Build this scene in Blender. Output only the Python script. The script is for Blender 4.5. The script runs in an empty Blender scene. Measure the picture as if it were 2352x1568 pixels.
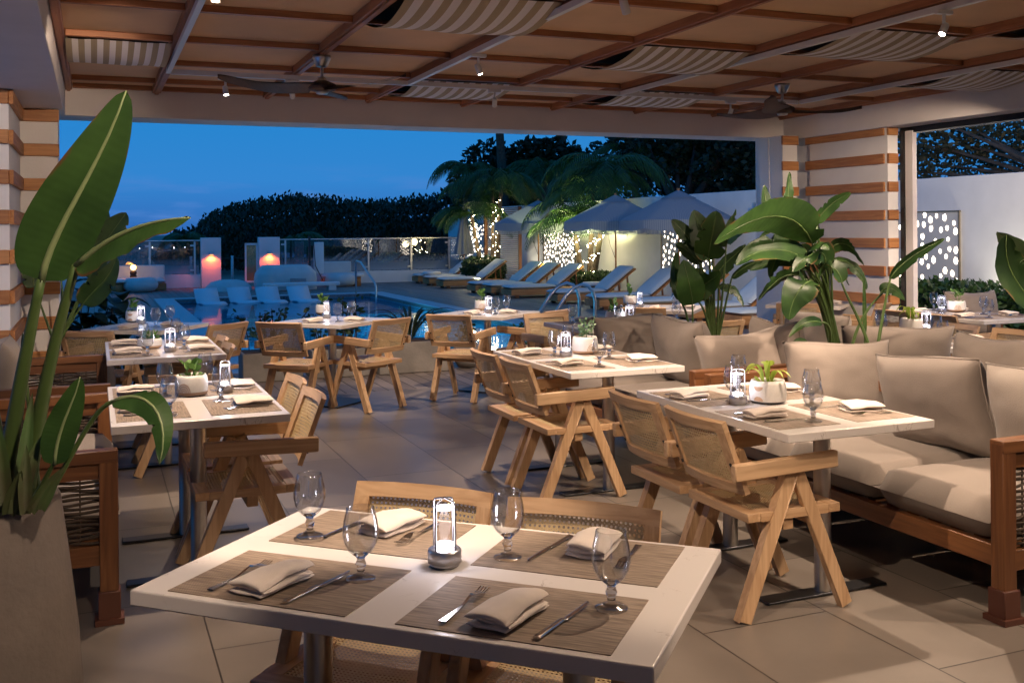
import bpy, bmesh, math, random
from mathutils import Vector, Matrix, Euler, noise
V=Vector; pi=math.pi; rad=math.radians
RN=random.Random(7)
S=bpy.context.scene
COL=S.collection
# ---------------------------------------------------------------- camera
FL=2343.; PY=529.6; H=1.55; RO=rad(-0.48); TH=rad(22.3)   # focal (px of a 2352 wide frame), horizon row, eye height, roll, yaw of the building
RT=V((math.cos(RO),0,math.sin(RO))); UP=V((-math.sin(RO),0,math.cos(RO)))
cd=bpy.data.cameras.new('camera'); cam=bpy.data.objects.new('camera',cd); COL.objects.link(cam)
cd.sensor_width=36; cd.lens=36*FL/2352; cd.shift_y=-(784-PY)/2352; cd.clip_start=.05; cd.clip_end=2000
cam.matrix_world=Matrix(((RT.x,UP.x,0,0),(0,0,-1,0),(RT.z,UP.z,0,H),(0,0,0,1)))
S.camera=cam
# ---------------------------------------------------------------- world: clear dusk sky
W=bpy.data.worlds.new('World'); S.world=W; W.use_nodes=True
nt=W.node_tree; nt.nodes.clear()
def N(t,ty,**k):
    n=t.nodes.new(ty)
    for a,b in k.items():
        if a.startswith('i_'): n.inputs[a[2:]].default_value=b
        else: setattr(n,a,b)
    return n
out=N(nt,'ShaderNodeOutputWorld'); bg=N(nt,'ShaderNodeBackground'); bg.inputs[1].default_value=1.0
tc=N(nt,'ShaderNodeTexCoord'); sp=N(nt,'ShaderNodeSeparateXYZ'); nt.links.new(tc.outputs['Generated'],sp.inputs[0])
rp=N(nt,'ShaderNodeValToRGB'); el=rp.color_ramp.elements
for i,(p,c) in enumerate([(0.0,(.03,.14,.46)),(.02,(.034,.18,.54)),(.05,(.034,.235,.63)),(.10,(.022,.235,.63)),(.16,(.016,.22,.60)),(.5,(.015,.16,.48)),(1,(.012,.11,.36))]):
    e=el[0] if i==0 else (el[1] if i==1 else el.new(p)); e.position=p; e.color=(*c,1)
nt.links.new(sp.outputs[2],rp.inputs[0])
mp=N(nt,'ShaderNodeMapping'); mp.inputs['Scale'].default_value=(5,5,34); nt.links.new(tc.outputs['Generated'],mp.inputs[0])
nz=N(nt,'ShaderNodeTexNoise'); nz.inputs['Scale'].default_value=2.2; nz.inputs['Detail'].default_value=6; nt.links.new(mp.outputs[0],nz.inputs[0])
r2=N(nt,'ShaderNodeValToRGB'); r2.color_ramp.elements[0].position=.50; r2.color_ramp.elements[1].position=.68; nt.links.new(nz.outputs[0],r2.inputs[0])
r3=N(nt,'ShaderNodeValToRGB'); e=r3.color_ramp.elements; e[0].position=.03;e[0].color=(.75,.75,.75,1); e[1].position=.065; e[1].color=(0,0,0,1); nt.links.new(sp.outputs[2],r3.inputs[0])
mu=N(nt,'ShaderNodeMath',operation='MULTIPLY'); nt.links.new(r2.outputs[0],mu.inputs[0]); nt.links.new(r3.outputs[0],mu.inputs[1])
mx=N(nt,'ShaderNodeMixRGB'); mx.inputs[2].default_value=(.09,.24,.63,1); nt.links.new(mu.outputs[0],mx.inputs[0]); nt.links.new(rp.outputs[0],mx.inputs[1])
nt.links.new(mx.outputs[0],bg.inputs[0]); nt.links.new(bg.outputs[0],out.inputs[0])
S.view_settings.view_transform='Standard'; S.view_settings.look='None'; S.view_settings.exposure=0; S.view_settings.gamma=1
S.render.engine='CYCLES'
cy=S.cycles; cy.use_denoising=True; cy.max_bounces=9; cy.diffuse_bounces=4; cy.glossy_bounces=4; cy.transmission_bounces=9; cy.transparent_max_bounces=16
cy.caustics_reflective=False; cy.caustics_refractive=True; cy.sample_clamp_indirect=3; cy.blur_glossy=.6
cy.use_adaptive_sampling=True; cy.adaptive_threshold=.02
try: cy.use_light_tree=True
except Exception: pass
# ---------------------------------------------------------------- frames: u = along the pool-side beam, v = towards the pool
def G(u,v,z=0): return V((u*math.cos(TH)-v*math.sin(TH),u*math.sin(TH)+v*math.cos(TH),z))
def ray(px,py):
    a=(px-1176)/FL; b=-(py-PY)/FL
    d=RT*a+UP*b; d.y=1; return d
def onz(px,py,z=0.):
    d=ray(px,py); t=(z-H)/d.z; return V((d.x*t,t,z))
def atY(px,py,Y):
    d=ray(px,py); return V((d.x*Y,Y,H+d.z*Y))
def UV(p): return (p.x*math.cos(TH)+p.y*math.sin(TH),-p.x*math.sin(TH)+p.y*math.cos(TH))
# ---------------------------------------------------------------- materials
def mat(name,col,rough=.5,metal=0,var=0.,vs=8.,vscale=(1,1,1),bump=0.,bs=40.,bscale=None,spec=.5,coord='Object',col2=None,**k):
    m=bpy.data.materials.new(name); m.use_nodes=True; t=m.node_tree; p=t.nodes['Principled BSDF']
    p.inputs['Base Color'].default_value=(*col,1); p.inputs['Roughness'].default_value=rough; p.inputs['Metallic'].default_value=metal
    p.inputs['Specular IOR Level'].default_value=spec
    for a,b in k.items(): p.inputs[a.replace('_',' ')].default_value=b
    tcn=N(t,'ShaderNodeTexCoord')
    if var or col2:
        mm=N(t,'ShaderNodeMapping'); mm.inputs['Scale'].default_value=vscale; t.links.new(tcn.outputs[coord],mm.inputs[0])
        n=N(t,'ShaderNodeTexNoise'); n.inputs['Scale'].default_value=vs; n.inputs['Detail'].default_value=5; t.links.new(mm.outputs[0],n.inputs[0])
        r=N(t,'ShaderNodeValToRGB'); e=r.color_ramp.elements; e[0].position=.3; e[1].position=.7
        e[0].color=(*[c*(1-var) for c in col],1); e[1].color=(*(col2 or [min(1,c*(1+var)) for c in col]),1)
        t.links.new(n.outputs[0],r.inputs[0]); t.links.new(r.outputs[0],p.inputs['Base Color'])
    if bump:
        mm=N(t,'ShaderNodeMapping'); mm.inputs['Scale'].default_value=bscale or vscale; t.links.new(tcn.outputs[coord],mm.inputs[0])
        n=N(t,'ShaderNodeTexNoise'); n.inputs['Scale'].default_value=bs; n.inputs['Detail'].default_value=4; t.links.new(mm.outputs[0],n.inputs[0])
        b=N(t,'ShaderNodeBump'); b.inputs['Strength'].default_value=bump; b.inputs['Distance'].default_value=.01
        t.links.new(n.outputs[0],b.inputs['Height']); t.links.new(b.outputs[0],p.inputs['Normal'])
    return m
def emi(name,col,s):
    m=bpy.data.materials.new(name); m.use_nodes=True; t=m.node_tree; t.nodes.clear()
    o=N(t,'ShaderNodeOutputMaterial'); e=N(t,'ShaderNodeEmission'); e.inputs[0].default_value=(*col,1); e.inputs[1].default_value=s; t.links.new(e.outputs[0],o.inputs[0]); return m
def thin(name,tint,f=1.3,rough=.0,mixd=None,edge=None):   # thin sheet: clear + fresnel reflection (+ some haze)
    m=bpy.data.materials.new(name); m.use_nodes=True; t=m.node_tree; t.nodes.clear()
    o=N(t,'ShaderNodeOutputMaterial'); a=N(t,'ShaderNodeBsdfTransparent'); a.inputs[0].default_value=(*tint,1)
    g=N(t,'ShaderNodeBsdfGlossy'); g.inputs['Roughness'].default_value=rough
    lw=N(t,'ShaderNodeLayerWeight'); pw=N(t,'ShaderNodeMath',operation='POWER'); pw.inputs[1].default_value=3.6; t.links.new(lw.outputs['Facing'],pw.inputs[0])
    f0=((f-1)/(f+1))**2; fr=N(t,'ShaderNodeMath',operation='MULTIPLY_ADD'); fr.inputs[1].default_value=.86; fr.inputs[2].default_value=f0*1.5; t.links.new(pw.outputs[0],fr.inputs[0]); x=N(t,'ShaderNodeMixShader')
    if edge:
        cr=N(t,'ShaderNodeMixRGB'); cr.inputs[1].default_value=(*tint,1); cr.inputs[2].default_value=(*edge,1); t.links.new(pw.outputs[0],cr.inputs[0]); t.links.new(cr.outputs[0],a.inputs[0])
    t.links.new(fr.outputs[0],x.inputs[0]); t.links.new(a.outputs[0],x.inputs[1]); t.links.new(g.outputs[0],x.inputs[2]); last=x
    if mixd:
        d=N(t,'ShaderNodeBsdfDiffuse'); d.inputs[0].default_value=(*mixd[0],1); y=N(t,'ShaderNodeMixShader')
        tc=N(t,'ShaderNodeTexCoord'); s=N(t,'ShaderNodeSeparateXYZ'); r=N(t,'ShaderNodeMapRange'); r.inputs[1].default_value=mixd[2]; r.inputs[2].default_value=mixd[3]; r.inputs[3].default_value=mixd[1]; r.inputs[4].default_value=.02
        t.links.new(tc.outputs['Object'],s.inputs[0]); t.links.new(s.outputs[2],r.inputs[0]); t.links.new(r.outputs[0],y.inputs[0])
        t.links.new(x.outputs[0],y.inputs[1]); t.links.new(d.outputs[0],y.inputs[2]); last=y
    t.links.new(last.outputs[0],o.inputs[0]); return m,t,g
def wood(name,c1,c2,ax=0,rough=.45,sc=1.):
    m=bpy.data.materials.new(name); m.use_nodes=True; t=m.node_tree; p=t.nodes['Principled BSDF']; p.inputs['Roughness'].default_value=rough
    tcn=N(t,'ShaderNodeTexCoord'); mm=N(t,'ShaderNodeMapping'); s=[34*sc]*3; s[ax]=2.2*sc; mm.inputs['Scale'].default_value=s
    t.links.new(tcn.outputs['Object'],mm.inputs[0])
    n=N(t,'ShaderNodeTexNoise'); n.inputs['Scale'].default_value=1.; n.inputs['Detail'].default_value=6; n.inputs['Distortion'].default_value=1.2; t.links.new(mm.outputs[0],n.inputs[0])
    n2=N(t,'ShaderNodeTexNoise'); n2.inputs['Scale'].default_value=.12; n2.inputs['Detail'].default_value=2; t.links.new(mm.outputs[0],n2.inputs[0])
    ad=N(t,'ShaderNodeMath',operation='ADD'); t.links.new(n.outputs[0],ad.inputs[0]); t.links.new(n2.outputs[0],ad.inputs[1])
    r=N(t,'ShaderNodeValToRGB'); e=r.color_ramp.elements; e[0].position=.75; e[1].position=1.25 if False else 1.; e[0].color=(*c1,1); e[1].color=(*c2,1)
    e[0].position=.42; e[1].position=.6
    hv=N(t,'ShaderNodeMath',operation='MULTIPLY'); hv.inputs[1].default_value=.5; t.links.new(ad.outputs[0],hv.inputs[0]); t.links.new(hv.outputs[0],r.inputs[0])
    t.links.new(r.outputs[0],p.inputs['Base Color'])
    b=N(t,'ShaderNodeBump'); b.inputs['Strength'].default_value=.15; b.inputs['Distance'].default_value=.004; t.links.new(n.outputs[0],b.inputs['Height']); t.links.new(b.outputs[0],p.inputs['Normal'])
    return m
OAK=((.42,.255,.135),(.60,.40,.235))
oakx=wood('oak_x',*OAK,0); oaky=wood('oak_y',*OAK,1); oakz=wood('oak_z',*OAK,2)
TK=((.12,.046,.018),(.22,.092,.034))
teakx=wood('teak_x',*TK,0,.4); teaky=wood('teak_y',*TK,1,.4); teakz=wood('teak_z',*TK,2,.4)
cedx=wood('cedar_x',(.33,.135,.045),(.52,.245,.09),0,.55); cedy=wood('cedar_y',(.33,.135,.045),(.52,.245,.09),1,.55)
beamx=wood('ceiling_wood_x',(.27,.105,.045),(.40,.17,.075),0,.5); beamy=wood('ceiling_wood_y',(.27,.105,.045),(.40,.17,.075),1,.5)
white=mat('white_stucco',(.80,.78,.77),.8,var=.05,vs=2.5,bump=.12,bs=60)
plaster=mat('painted_plaster',(.74,.69,.67),.7,var=.04,vs=3,bump=.05,bs=90)
panelm=mat('ceiling_panel_matting',(.72,.47,.28),.85,var=.10,vs=1.6,bump=.25,bs=190)
steel=mat('brushed_steel',(.62,.60,.58),.3,1,bump=.04,bs=30,bscale=(1,1,.05))
alu=mat('aluminium',(.66,.64,.65),.35,1)
chrome=mat('polished_steel',(.75,.74,.73),.16,1)
dark=mat('dark_steel',(.05,.05,.055),.35,.8)
black=mat('black_metal',(.012,.012,.014),.4,.3)
glass=mat('clear_glass',(1,1,1),0,0,Transmission_Weight=1.,IOR=1.45)
glass,_,_=thin('stemware_bowl_glass',(.975,.98,.985),1.75,.07,None,(.66,.68,.72))
glass2=mat('solid_stem_glass',(1,1,1),0,0,Transmission_Weight=1.,IOR=1.42)
acryl,_,_=thin('clear_acrylic',(.98,.98,1),1.2)
linen=mat('napkin_linen',(.80,.70,.62),.95,var=.04,vs=30,bump=.3,bs=600,Sheen_Weight=.2)
pillowm=mat('taupe_canvas',(.225,.186,.16),.95,var=.05,vs=6,bump=.25,bs=260,Sheen_Weight=.15)
pillowl=mat('sand_canvas',(.30,.255,.22),.95,var=.04,vs=6,bump=.25,bs=260,Sheen_Weight=.15)
pillows=mat('stone_canvas',(.185,.152,.13),.95,var=.05,vs=6,bump=.25,bs=260,Sheen_Weight=.15)
seatm=mat('seat_canvas',(.225,.188,.162),.95,var=.04,vs=4,bump=.2,bs=260,Sheen_Weight=.15)
towel=mat('white_canvas',(.62,.62,.60),.95,var=.04,vs=5,bump=.2,bs=120)
concrete=mat('concrete_pot',(.125,.10,.085),.85,var=.18,vs=5,bump=.3,bs=40)
greyplant=mat('grey_fibre_planter',(.22,.20,.18),.85,var=.15,vs=6,bump=.2,bs=50)
ceram=mat('speckled_ceramic',(.72,.69,.65),.45,var=.05,vs=120)
claym=mat('raw_clay_band',(.48,.31,.20),.75)
greyc=mat('grey_clay_band',(.20,.19,.18),.75)
soil=mat('potting_soil',(.05,.032,.02),.95,var=.5,vs=90,bump=.6,bs=90)
rope=mat('grey_rope',(.065,.045,.032),.9,var=.25,vs=60)
whitep=mat('white_enamel',(.72,.72,.72),.4)
fanw=wood('fan_walnut',(.04,.02,.012),(.085,.042,.026),0,.6)
def leafmat(name,c1,c2,tr=.25,rough=.38,edge=None,veins=90):
    rough=max(rough,.46)
    m=bpy.data.materials.new(name); m.use_nodes=True; t=m.node_tree; p=t.nodes['Principled BSDF']; p.inputs['Roughness'].default_value=rough
    tcn=N(t,'ShaderNodeTexCoord')
    n=N(t,'ShaderNodeTexNoise'); n.inputs['Scale'].default_value=7; n.inputs['Detail'].default_value=4; t.links.new(tcn.outputs['Object'],n.inputs[0])
    r=N(t,'ShaderNodeValToRGB'); e=r.color_ramp.elements; e[0].position=.35; e[1].position=.7; e[0].color=(*c1,1); e[1].color=(*c2,1); t.links.new(n.outputs[0],r.inputs[0])
    last=r.outputs[0]
    s=N(t,'ShaderNodeSeparateXYZ'); t.links.new(tcn.outputs['UV'],s.inputs[0])
    if edge:
        ab=N(t,'ShaderNodeMath',operation='ABSOLUTE'); t.links.new(s.outputs[1],ab.inputs[0])
        n3=N(t,'ShaderNodeTexNoise'); n3.inputs['Scale'].default_value=7; n3.inputs['Detail'].default_value=5; t.links.new(tcn.outputs['Object'],n3.inputs[0])
        a2=N(t,'ShaderNodeMath',operation='MULTIPLY_ADD'); a2.inputs[1].default_value=1.1; t.links.new(n3.outputs[0],a2.inputs[0]); t.links.new(ab.outputs[0],a2.inputs[2])
        rr=N(t,'ShaderNodeMapRange'); rr.inputs[1].default_value=1.56; rr.inputs[2].default_value=1.66; t.links.new(a2.outputs[0],rr.inputs[0])
        x=N(t,'ShaderNodeMixRGB'); x.inputs[2].default_value=(*edge,1); t.links.new(rr.outputs[0],x.inputs[0]); t.links.new(last,x.inputs[1]); last=x.outputs[0]
    t.links.new(last,p.inputs['Base Color'])
    wv=N(t,'ShaderNodeMath',operation='MULTIPLY'); wv.inputs[1].default_value=veins; t.links.new(s.outputs[0],wv.inputs[0])
    sn=N(t,'ShaderNodeMath',operation='SINE'); t.links.new(wv.outputs[0],sn.inputs[0])
    b=N(t,'ShaderNodeBump'); b.inputs['Strength'].default_value=.05; b.inputs['Distance'].default_value=.003; t.links.new(sn.outputs[0],b.inputs['Height']); t.links.new(b.outputs[0],p.inputs['Normal'])
    o=[x for x in t.nodes if x.type=='OUTPUT_MATERIAL'][0]; tr_=N(t,'ShaderNodeBsdfTranslucent'); t.links.new(last,tr_.inputs[0]); ms=N(t,'ShaderNodeMixShader'); ms.inputs[0].default_value=tr
    t.links.new(p.outputs[0],ms.inputs[1]); t.links.new(tr_.outputs[0],ms.inputs[2]); t.links.new(ms.outputs[0],o.inputs[0]); return m
bop=leafmat('banana_leaf',(.030,.080,.018),(.064,.150,.032),.3,.38,(.16,.08,.03),150)
bopd=leafmat('banana_leaf_dark',(.014,.042,.010),(.034,.085,.016),.25,.4,(.20,.12,.05),260)
bopl=leafmat('banana_leaf_light',(.13,.26,.02),(.20,.34,.03),.35,.4,(.30,.18,.05),330)
ribm=mat('pale_midrib',(.26,.33,.15),.5)
stemm=mat('green_stalk',(.07,.12,.03),.5,var=.4,vs=4,vscale=(1,1,.3))
sheath=mat('stalk_sheath',(.13,.12,.05),.6,var=.6,vs=7,col2=(.07,.15,.04))
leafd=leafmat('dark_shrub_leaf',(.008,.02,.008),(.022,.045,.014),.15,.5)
leafh=leafmat('hedge_leaf',(.012,.035,.010),(.035,.085,.018),.15,.42)
leaft=leafmat('tree_leaf',(.05,.05,.022),(.14,.12,.05),.2,.5)
leafp=leafmat('palm_leaflet',(.025,.065,.012),(.06,.13,.02),.25,.4)
succ=leafmat('succulent_leaf',(.10,.22,.05),(.20,.36,.09),.25,.4)
succl=leafmat('lime_leaf',(.30,.42,.05),(.45,.52,.10),.35,.4)
jade=leafmat('jade_leaf',(.10,.20,.10),(.22,.33,.19),.2,.4)
bark=mat('bark',(.09,.065,.045),.9,var=.4,vs=9,bump=.6,bs=30)
barkd=mat('dark_bark',(.035,.028,.022),.9,var=.4,vs=9,bump=.6,bs=30)
lampw=emi('warm_white_led',(1,.86,.68),60)
coolw=emi('cool_white_led',(.93,.90,1),11)
bulbm=emi('fairy_light_bulb',(1,.86,.52),95)
holem=emi('glowing_cutout',(1,.84,.66),8)
amber=emi('amber_lamp',(1,.50,.09),16)
# ---------------------------------------------------------------- mesh helpers
class MB:
    def __init__(s): s.bm=bmesh.new(); s.uv=s.bm.loops.layers.uv.new('uv')
    def box(s,c,d,rot=None,bev=0,seg=1,mi=0):
        r=bmesh.ops.create_cube(s.bm,size=1); vs=r['verts']
        M=Matrix.Translation(V(c))@(rot.to_4x4() if rot is not None else Matrix())@Matrix.Diagonal((*d,1))
        for v in vs: v.co=M@v.co
        fs=set(f for v in vs for f in v.link_faces)
        for f in fs: f.material_index=mi
        if bev:
            es=list(set(e for v in vs for e in v.link_edges))
            rr=bmesh.ops.bevel(s.bm,geom=es,offset=bev,segments=seg,affect='EDGES',profile=.5)
            for f in rr['faces']: f.material_index=mi; f.smooth=True
        return s
    def beam(s,a,b,w,h,up=V((0,0,1)),bev=0,mi=0):
        a=V(a);b=V(b); x=(b-a).normalized(); y=V(up).cross(x)
        if y.length<1e-4: y=V((0,1,0)).cross(x)
        y.normalize(); z=x.cross(y); R=Matrix((x,y,z)).transposed()
        return s.box((a+b)/2,((b-a).length,w,h),R,bev,1,mi)
    def tube(s,pts,r,seg=8,cap=True,mi=0):
        pts=[V(p) for p in pts]; n=len(pts); rs=r if isinstance(r,(list,tuple)) else [r]*n; rings=[]; pn=None
        for i,p in enumerate(pts):
            t=(pts[min(i+1,n-1)]-pts[max(i-1,0)]).normalized()
            if pn is None: pn=t.orthogonal().normalized()
            pn=(pn-t*pn.dot(t)).normalized(); b=t.cross(pn)
            rings.append([s.bm.verts.new(p+(pn*math.cos(2*pi*k/seg)+b*math.sin(2*pi*k/seg))*rs[i]) for k in range(seg)])
        for i in range(n-1):
            for k in range(seg):
                f=s.bm.faces.new((rings[i][k],rings[i][(k+1)%seg],rings[i+1][(k+1)%seg],rings[i+1][k])); f.smooth=True; f.material_index=mi
        if cap:
            for q in (rings[0][::-1],rings[-1]):
                f=s.bm.faces.new(q); f.material_index=mi
        return s
    def lathe(s,prof,seg=24,c=(0,0,0),mi=0,close=False,sq=None):
        c=V(c); rings=[]
        for (r,z) in prof:
            if r<1e-5: rings.append([s.bm.verts.new(c+V((0,0,z)))]); continue
            L=[]
            for k in range(seg):
                a=2*pi*k/seg; x,y=math.cos(a),math.sin(a)
                L.append(s.bm.verts.new(c+V((x*r,y*r,z))))
            rings.append(L)
        for A,B in zip(rings,rings[1:]+([rings[0]] if close else [])):
            for k in range(seg):
                k2=(k+1)%seg
                if len(A)==1 and len(B)==1: continue
                q=(A[0],B[k2],B[k]) if len(A)==1 else ((A[k],A[k2],B[0]) if len(B)==1 else (A[k],A[k2],B[k2],B[k]))
                f=s.bm.faces.new(q); f.smooth=True; f.material_index=mi
        return s
    def grid(s,fn,nu,nv,mi=0,smooth=True,uvf=None,skip=None):
        P=[[s.bm.verts.new(fn(i/nu,j/nv)) for j in range(nv+1)] for i in range(nu+1)]
        for i in range(nu):
            for j in range(nv):
                if skip and skip(i,j): continue
                f=s.bm.faces.new((P[i][j],P[i+1][j],P[i+1][j+1],P[i][j+1])); f.smooth=smooth; f.material_index=mi
                if uvf:
                    for l,(a,b) in zip(f.loops,((i,j),(i+1,j),(i+1,j+1),(i,j+1))): l[s.uv].uv=uvf(a/nu,b/nv)
        return s
    def face(s,pts,mi=0,uv=None):
        f=s.bm.faces.new([s.bm.verts.new(p) for p in pts]); f.material_index=mi
        if uv:
            for l,q in zip(f.loops,uv): l[s.uv].uv=q
        return s
    def build(s,name,mats,parent=None,fix=True):
        if fix: bmesh.ops.recalc_face_normals(s.bm,faces=s.bm.faces)
        me=bpy.data.meshes.new(name); s.bm.to_mesh(me); s.bm.free()
        for m in (mats if isinstance(mats,(list,tuple)) else [mats]): me.materials.append(m)
        o=bpy.data.objects.new(name,me); COL.objects.link(o)
        if parent: o.parent=parent
        return o
def tag(o,label=None,cat=None,group=None,kind=None):
    if label: o['label']=label
    if cat: o['category']=cat
    if group: o['group']=group
    if kind: o['kind']=kind
    return o
def thing(name,label,cat,loc=(0,0,0),rz=0,group=None):
    o=bpy.data.objects.new(name,None); COL.objects.link(o); o.location=loc; o.rotation_euler=(0,0,rz); o.empty_display_size=.1
    return tag(o,label,cat,group)
def dup(root,loc,rz,label,group=None):
    def cp(o,par):
        c=o.copy(); COL.objects.link(c)
        if par: c.parent=par
        for ch in o.children: cp(ch,c)
        return c
    r=cp(root,None); r.location=loc; r.rotation_euler=(0,0,rz); r['label']=label
    if group: r['group']=group
    return r
def place(o,loc,rz,label): o.location=loc; o.rotation_euler=(0,0,rz); o['label']=label
def struct(mb,name,m,rz=0):
    o=mb.build(name,m); o.rotation_euler=(0,0,rz); o['kind']='structure'; return o
GT=TH   # rotation for objects modelled in (u,v)
# ================================================================ SETTING
# floor tiles
def tilemat():
    m=mat('porcelain_tile',(.40,.36,.325),.34); t=m.node_tree; p=t.nodes['Principled BSDF']
    tcn=N(t,'ShaderNodeTexCoord'); mm=N(t,'ShaderNodeMapping'); mm.vector_type='TEXTURE'; mm.inputs['Rotation'].default_value=(0,0,pi/2); mm.inputs['Location'].default_value=(.40,2.75,0)
    t.links.new(tcn.outputs['Object'],mm.inputs[0])
    b=N(t,'ShaderNodeTexBrick'); b.offset=.5; b.offset_frequency=2; b.inputs['Scale'].default_value=1; b.inputs['Mortar Size'].default_value=.0036; b.inputs['Mortar Smooth'].default_value=.1
    b.inputs['Brick Width'].default_value=1.19; b.inputs['Row Height'].default_value=.583; b.inputs['Bias'].default_value=0
    b.inputs['Color1'].default_value=(.195,.165,.140,1); b.inputs['Color2'].default_value=(.265,.224,.190,1); b.inputs['Mortar'].default_value=(.05,.042,.036,1)
    t.links.new(mm.outputs[0],b.inputs[0])
    n=N(t,'ShaderNodeTexNoise'); n.inputs['Scale'].default_value=3; n.inputs['Detail'].default_value=8; n.inputs['Roughness'].default_value=.7; t.links.new(tcn.outputs['Object'],n.inputs[0])
    x=N(t,'ShaderNodeMixRGB',blend_type='MULTIPLY'); x.inputs[0].default_value=.42; t.links.new(b.outputs[0],x.inputs[1]); t.links.new(n.outputs[0],x.inputs[2]); t.links.new(x.outputs[0],p.inputs['Base Color'])
    r=N(t,'ShaderNodeMapRange'); r.inputs[3].default_value=.26; r.inputs[4].default_value=.46; t.links.new(n.outputs[0],r.inputs[0]); t.links.new(r.outputs[0],p.inputs['Roughness'])
    bp=N(t,'ShaderNodeBump'); bp.inputs['Strength'].default_value=.25; bp.inputs['Distance'].default_value=.003; bp.invert=True; t.links.new(b.outputs['Fac'],bp.inputs['Height']); t.links.new(bp.outputs[0],p.inputs['Normal'])
    return m
def deckmat():
    m=mat('weathered_deck',(.16,.14,.125),.6); t=m.node_tree; p=t.nodes['Principled BSDF']
    tcn=N(t,'ShaderNodeTexCoord'); mm=N(t,'ShaderNodeMapping'); mm.vector_type='TEXTURE'; mm.inputs['Rotation'].default_value=(0,0,pi/2); t.links.new(tcn.outputs['Object'],mm.inputs[0])
    b=N(t,'ShaderNodeTexBrick'); b.offset=.37; b.inputs['Scale'].default_value=1; b.inputs['Mortar Size'].default_value=.006; b.inputs['Brick Width'].default_value=2.9; b.inputs['Row Height'].default_value=.14
    b.inputs['Color1'].default_value=(.15,.12,.10,1); b.inputs['Color2'].default_value=(.24,.20,.175,1); b.inputs['Mortar'].default_value=(.012,.01,.01,1); t.links.new(mm.outputs[0],b.inputs[0])
    n=N(t,'ShaderNodeTexNoise'); n.inputs['Scale'].default_value=6; n.inputs['Detail'].default_value=6; t.links.new(tcn.outputs['Object'],n.inputs[0])
    x=N(t,'ShaderNodeMixRGB',blend_type='OVERLAY'); x.inputs[0].default_value=.35; t.links.new(b.outputs[0],x.inputs[1]); t.links.new(n.outputs[0],x.inputs[2]); t.links.new(x.outputs[0],p.inputs['Base Color'])
    r=N(t,'ShaderNodeMapRange'); r.inputs[3].default_value=.35; r.inputs[4].default_value=.75; t.links.new(n.outputs[0],r.inputs[0]); t.links.new(r.outputs[0],p.inputs['Roughness'])
    bp=N(t,'ShaderNodeBump'); bp.inputs['Strength'].default_value=.5; bp.inputs['Distance'].default_value=.006; bp.invert=True; t.links.new(b.outputs['Fac'],bp.inputs['Height']); t.links.new(bp.outputs[0],p.inputs['Normal'])
    return m
DK=9.68
m=MB(); m.box((3.4,(DK-3)/2,-.06),(11.6,DK+3,.12)); struct(m,'floor',tilemat(),GT)
PU0,PU1,PV0,PV1=1.72,6.42,11.9,25.1
m=MB()
for (a,b,c,d) in ((-14,PU0,DK,30.2),(PU1,13,DK,30.2),(PU0,PU1,DK,PV0),(PU0,PU1,PV1,30.2)): m.box(((a+b)/2,(c+d)/2,-.062),(b-a,d-c,.12))
struct(m,'deck',deckmat(),GT)
m=MB(); m.box((11.1,3.2,-.07),(7.2,12.9,.12)); struct(m,'side_terrace',concrete,GT)
sand=mat('beach_sand',(.24,.21,.17),.95,var=.2,vs=1.5,bump=.5,bs=12)
m=MB(); 
for (a,b,c,d) in ((-600,600,30.2,900),(-600,-14,-300,30.2),(14.7,600,-300,30.2)): m.face([(a,c,-.1),(b,c,-.1),(b,d,-.1),(a,d,-.1)])
struct(m,'ground',sand,GT)
coping=mat('pool_coping',(.46,.48,.50),.5,var=.06,vs=4)
m=MB(); cw=.42
for (a,b,c,d) in ((PU0-cw,PU0,PV0-cw,PV1+cw),(PU1,PU1+cw,PV0-cw,PV1+cw),(PU0,PU1,PV0-cw,PV0),(PU0,PU1,PV1,PV1+cw)): m.box(((a+b)/2,(c+d)/2,-.03),(b-a,d-c,.085))
struct(m,'pool_edge',coping,GT)
pooltile=mat('pool_tile',(.12,.52,.66),.4,var=.15,vs=3)
m=MB(); D=-1.25
m.face([(PU0,PV0,D),(PU1,PV0,D),(PU1,PV1,D),(PU0,PV1,D)])
for a,b in (((PU0,PV0),(PU1,PV0)),((PU1,PV0),(PU1,PV1)),((PU1,PV1),(PU0,PV1)),((PU0,PV1),(PU0,PV0))): m.face([(*a,D),(*b,D),(*b,-.07),(*a,-.07)])
m.box(((PU0+PU1)/2,PV1-1.6,-.75),(PU1-PU0-.01,3.2,1.0)) # sun shelf
struct(m,'pool_basin',pooltile,GT)
wm,wt,wg=thin('pool_water',(.42,.80,.90),1.33,.015)
tcn=N(wt,'ShaderNodeTexCoord'); n1=N(wt,'ShaderNodeTexNoise'); n1.inputs['Scale'].default_value=1.6; n1.inputs['Detail'].default_value=3; wt.links.new(tcn.outputs['Object'],n1.inputs[0])
bpn=N(wt,'ShaderNodeBump'); bpn.inputs['Strength'].default_value=.10; bpn.inputs['Distance'].default_value=.05; wt.links.new(n1.outputs[0],bpn.inputs['Height']); wt.links.new(bpn.outputs[0],wg.inputs['Normal'])
m=MB(); m.face([(PU0,PV0,-.1),(PU1,PV0,-.1),(PU1,PV1,-.1),(PU0,PV1,-.1)]); struct(m,'water',wm,GT)
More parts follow.
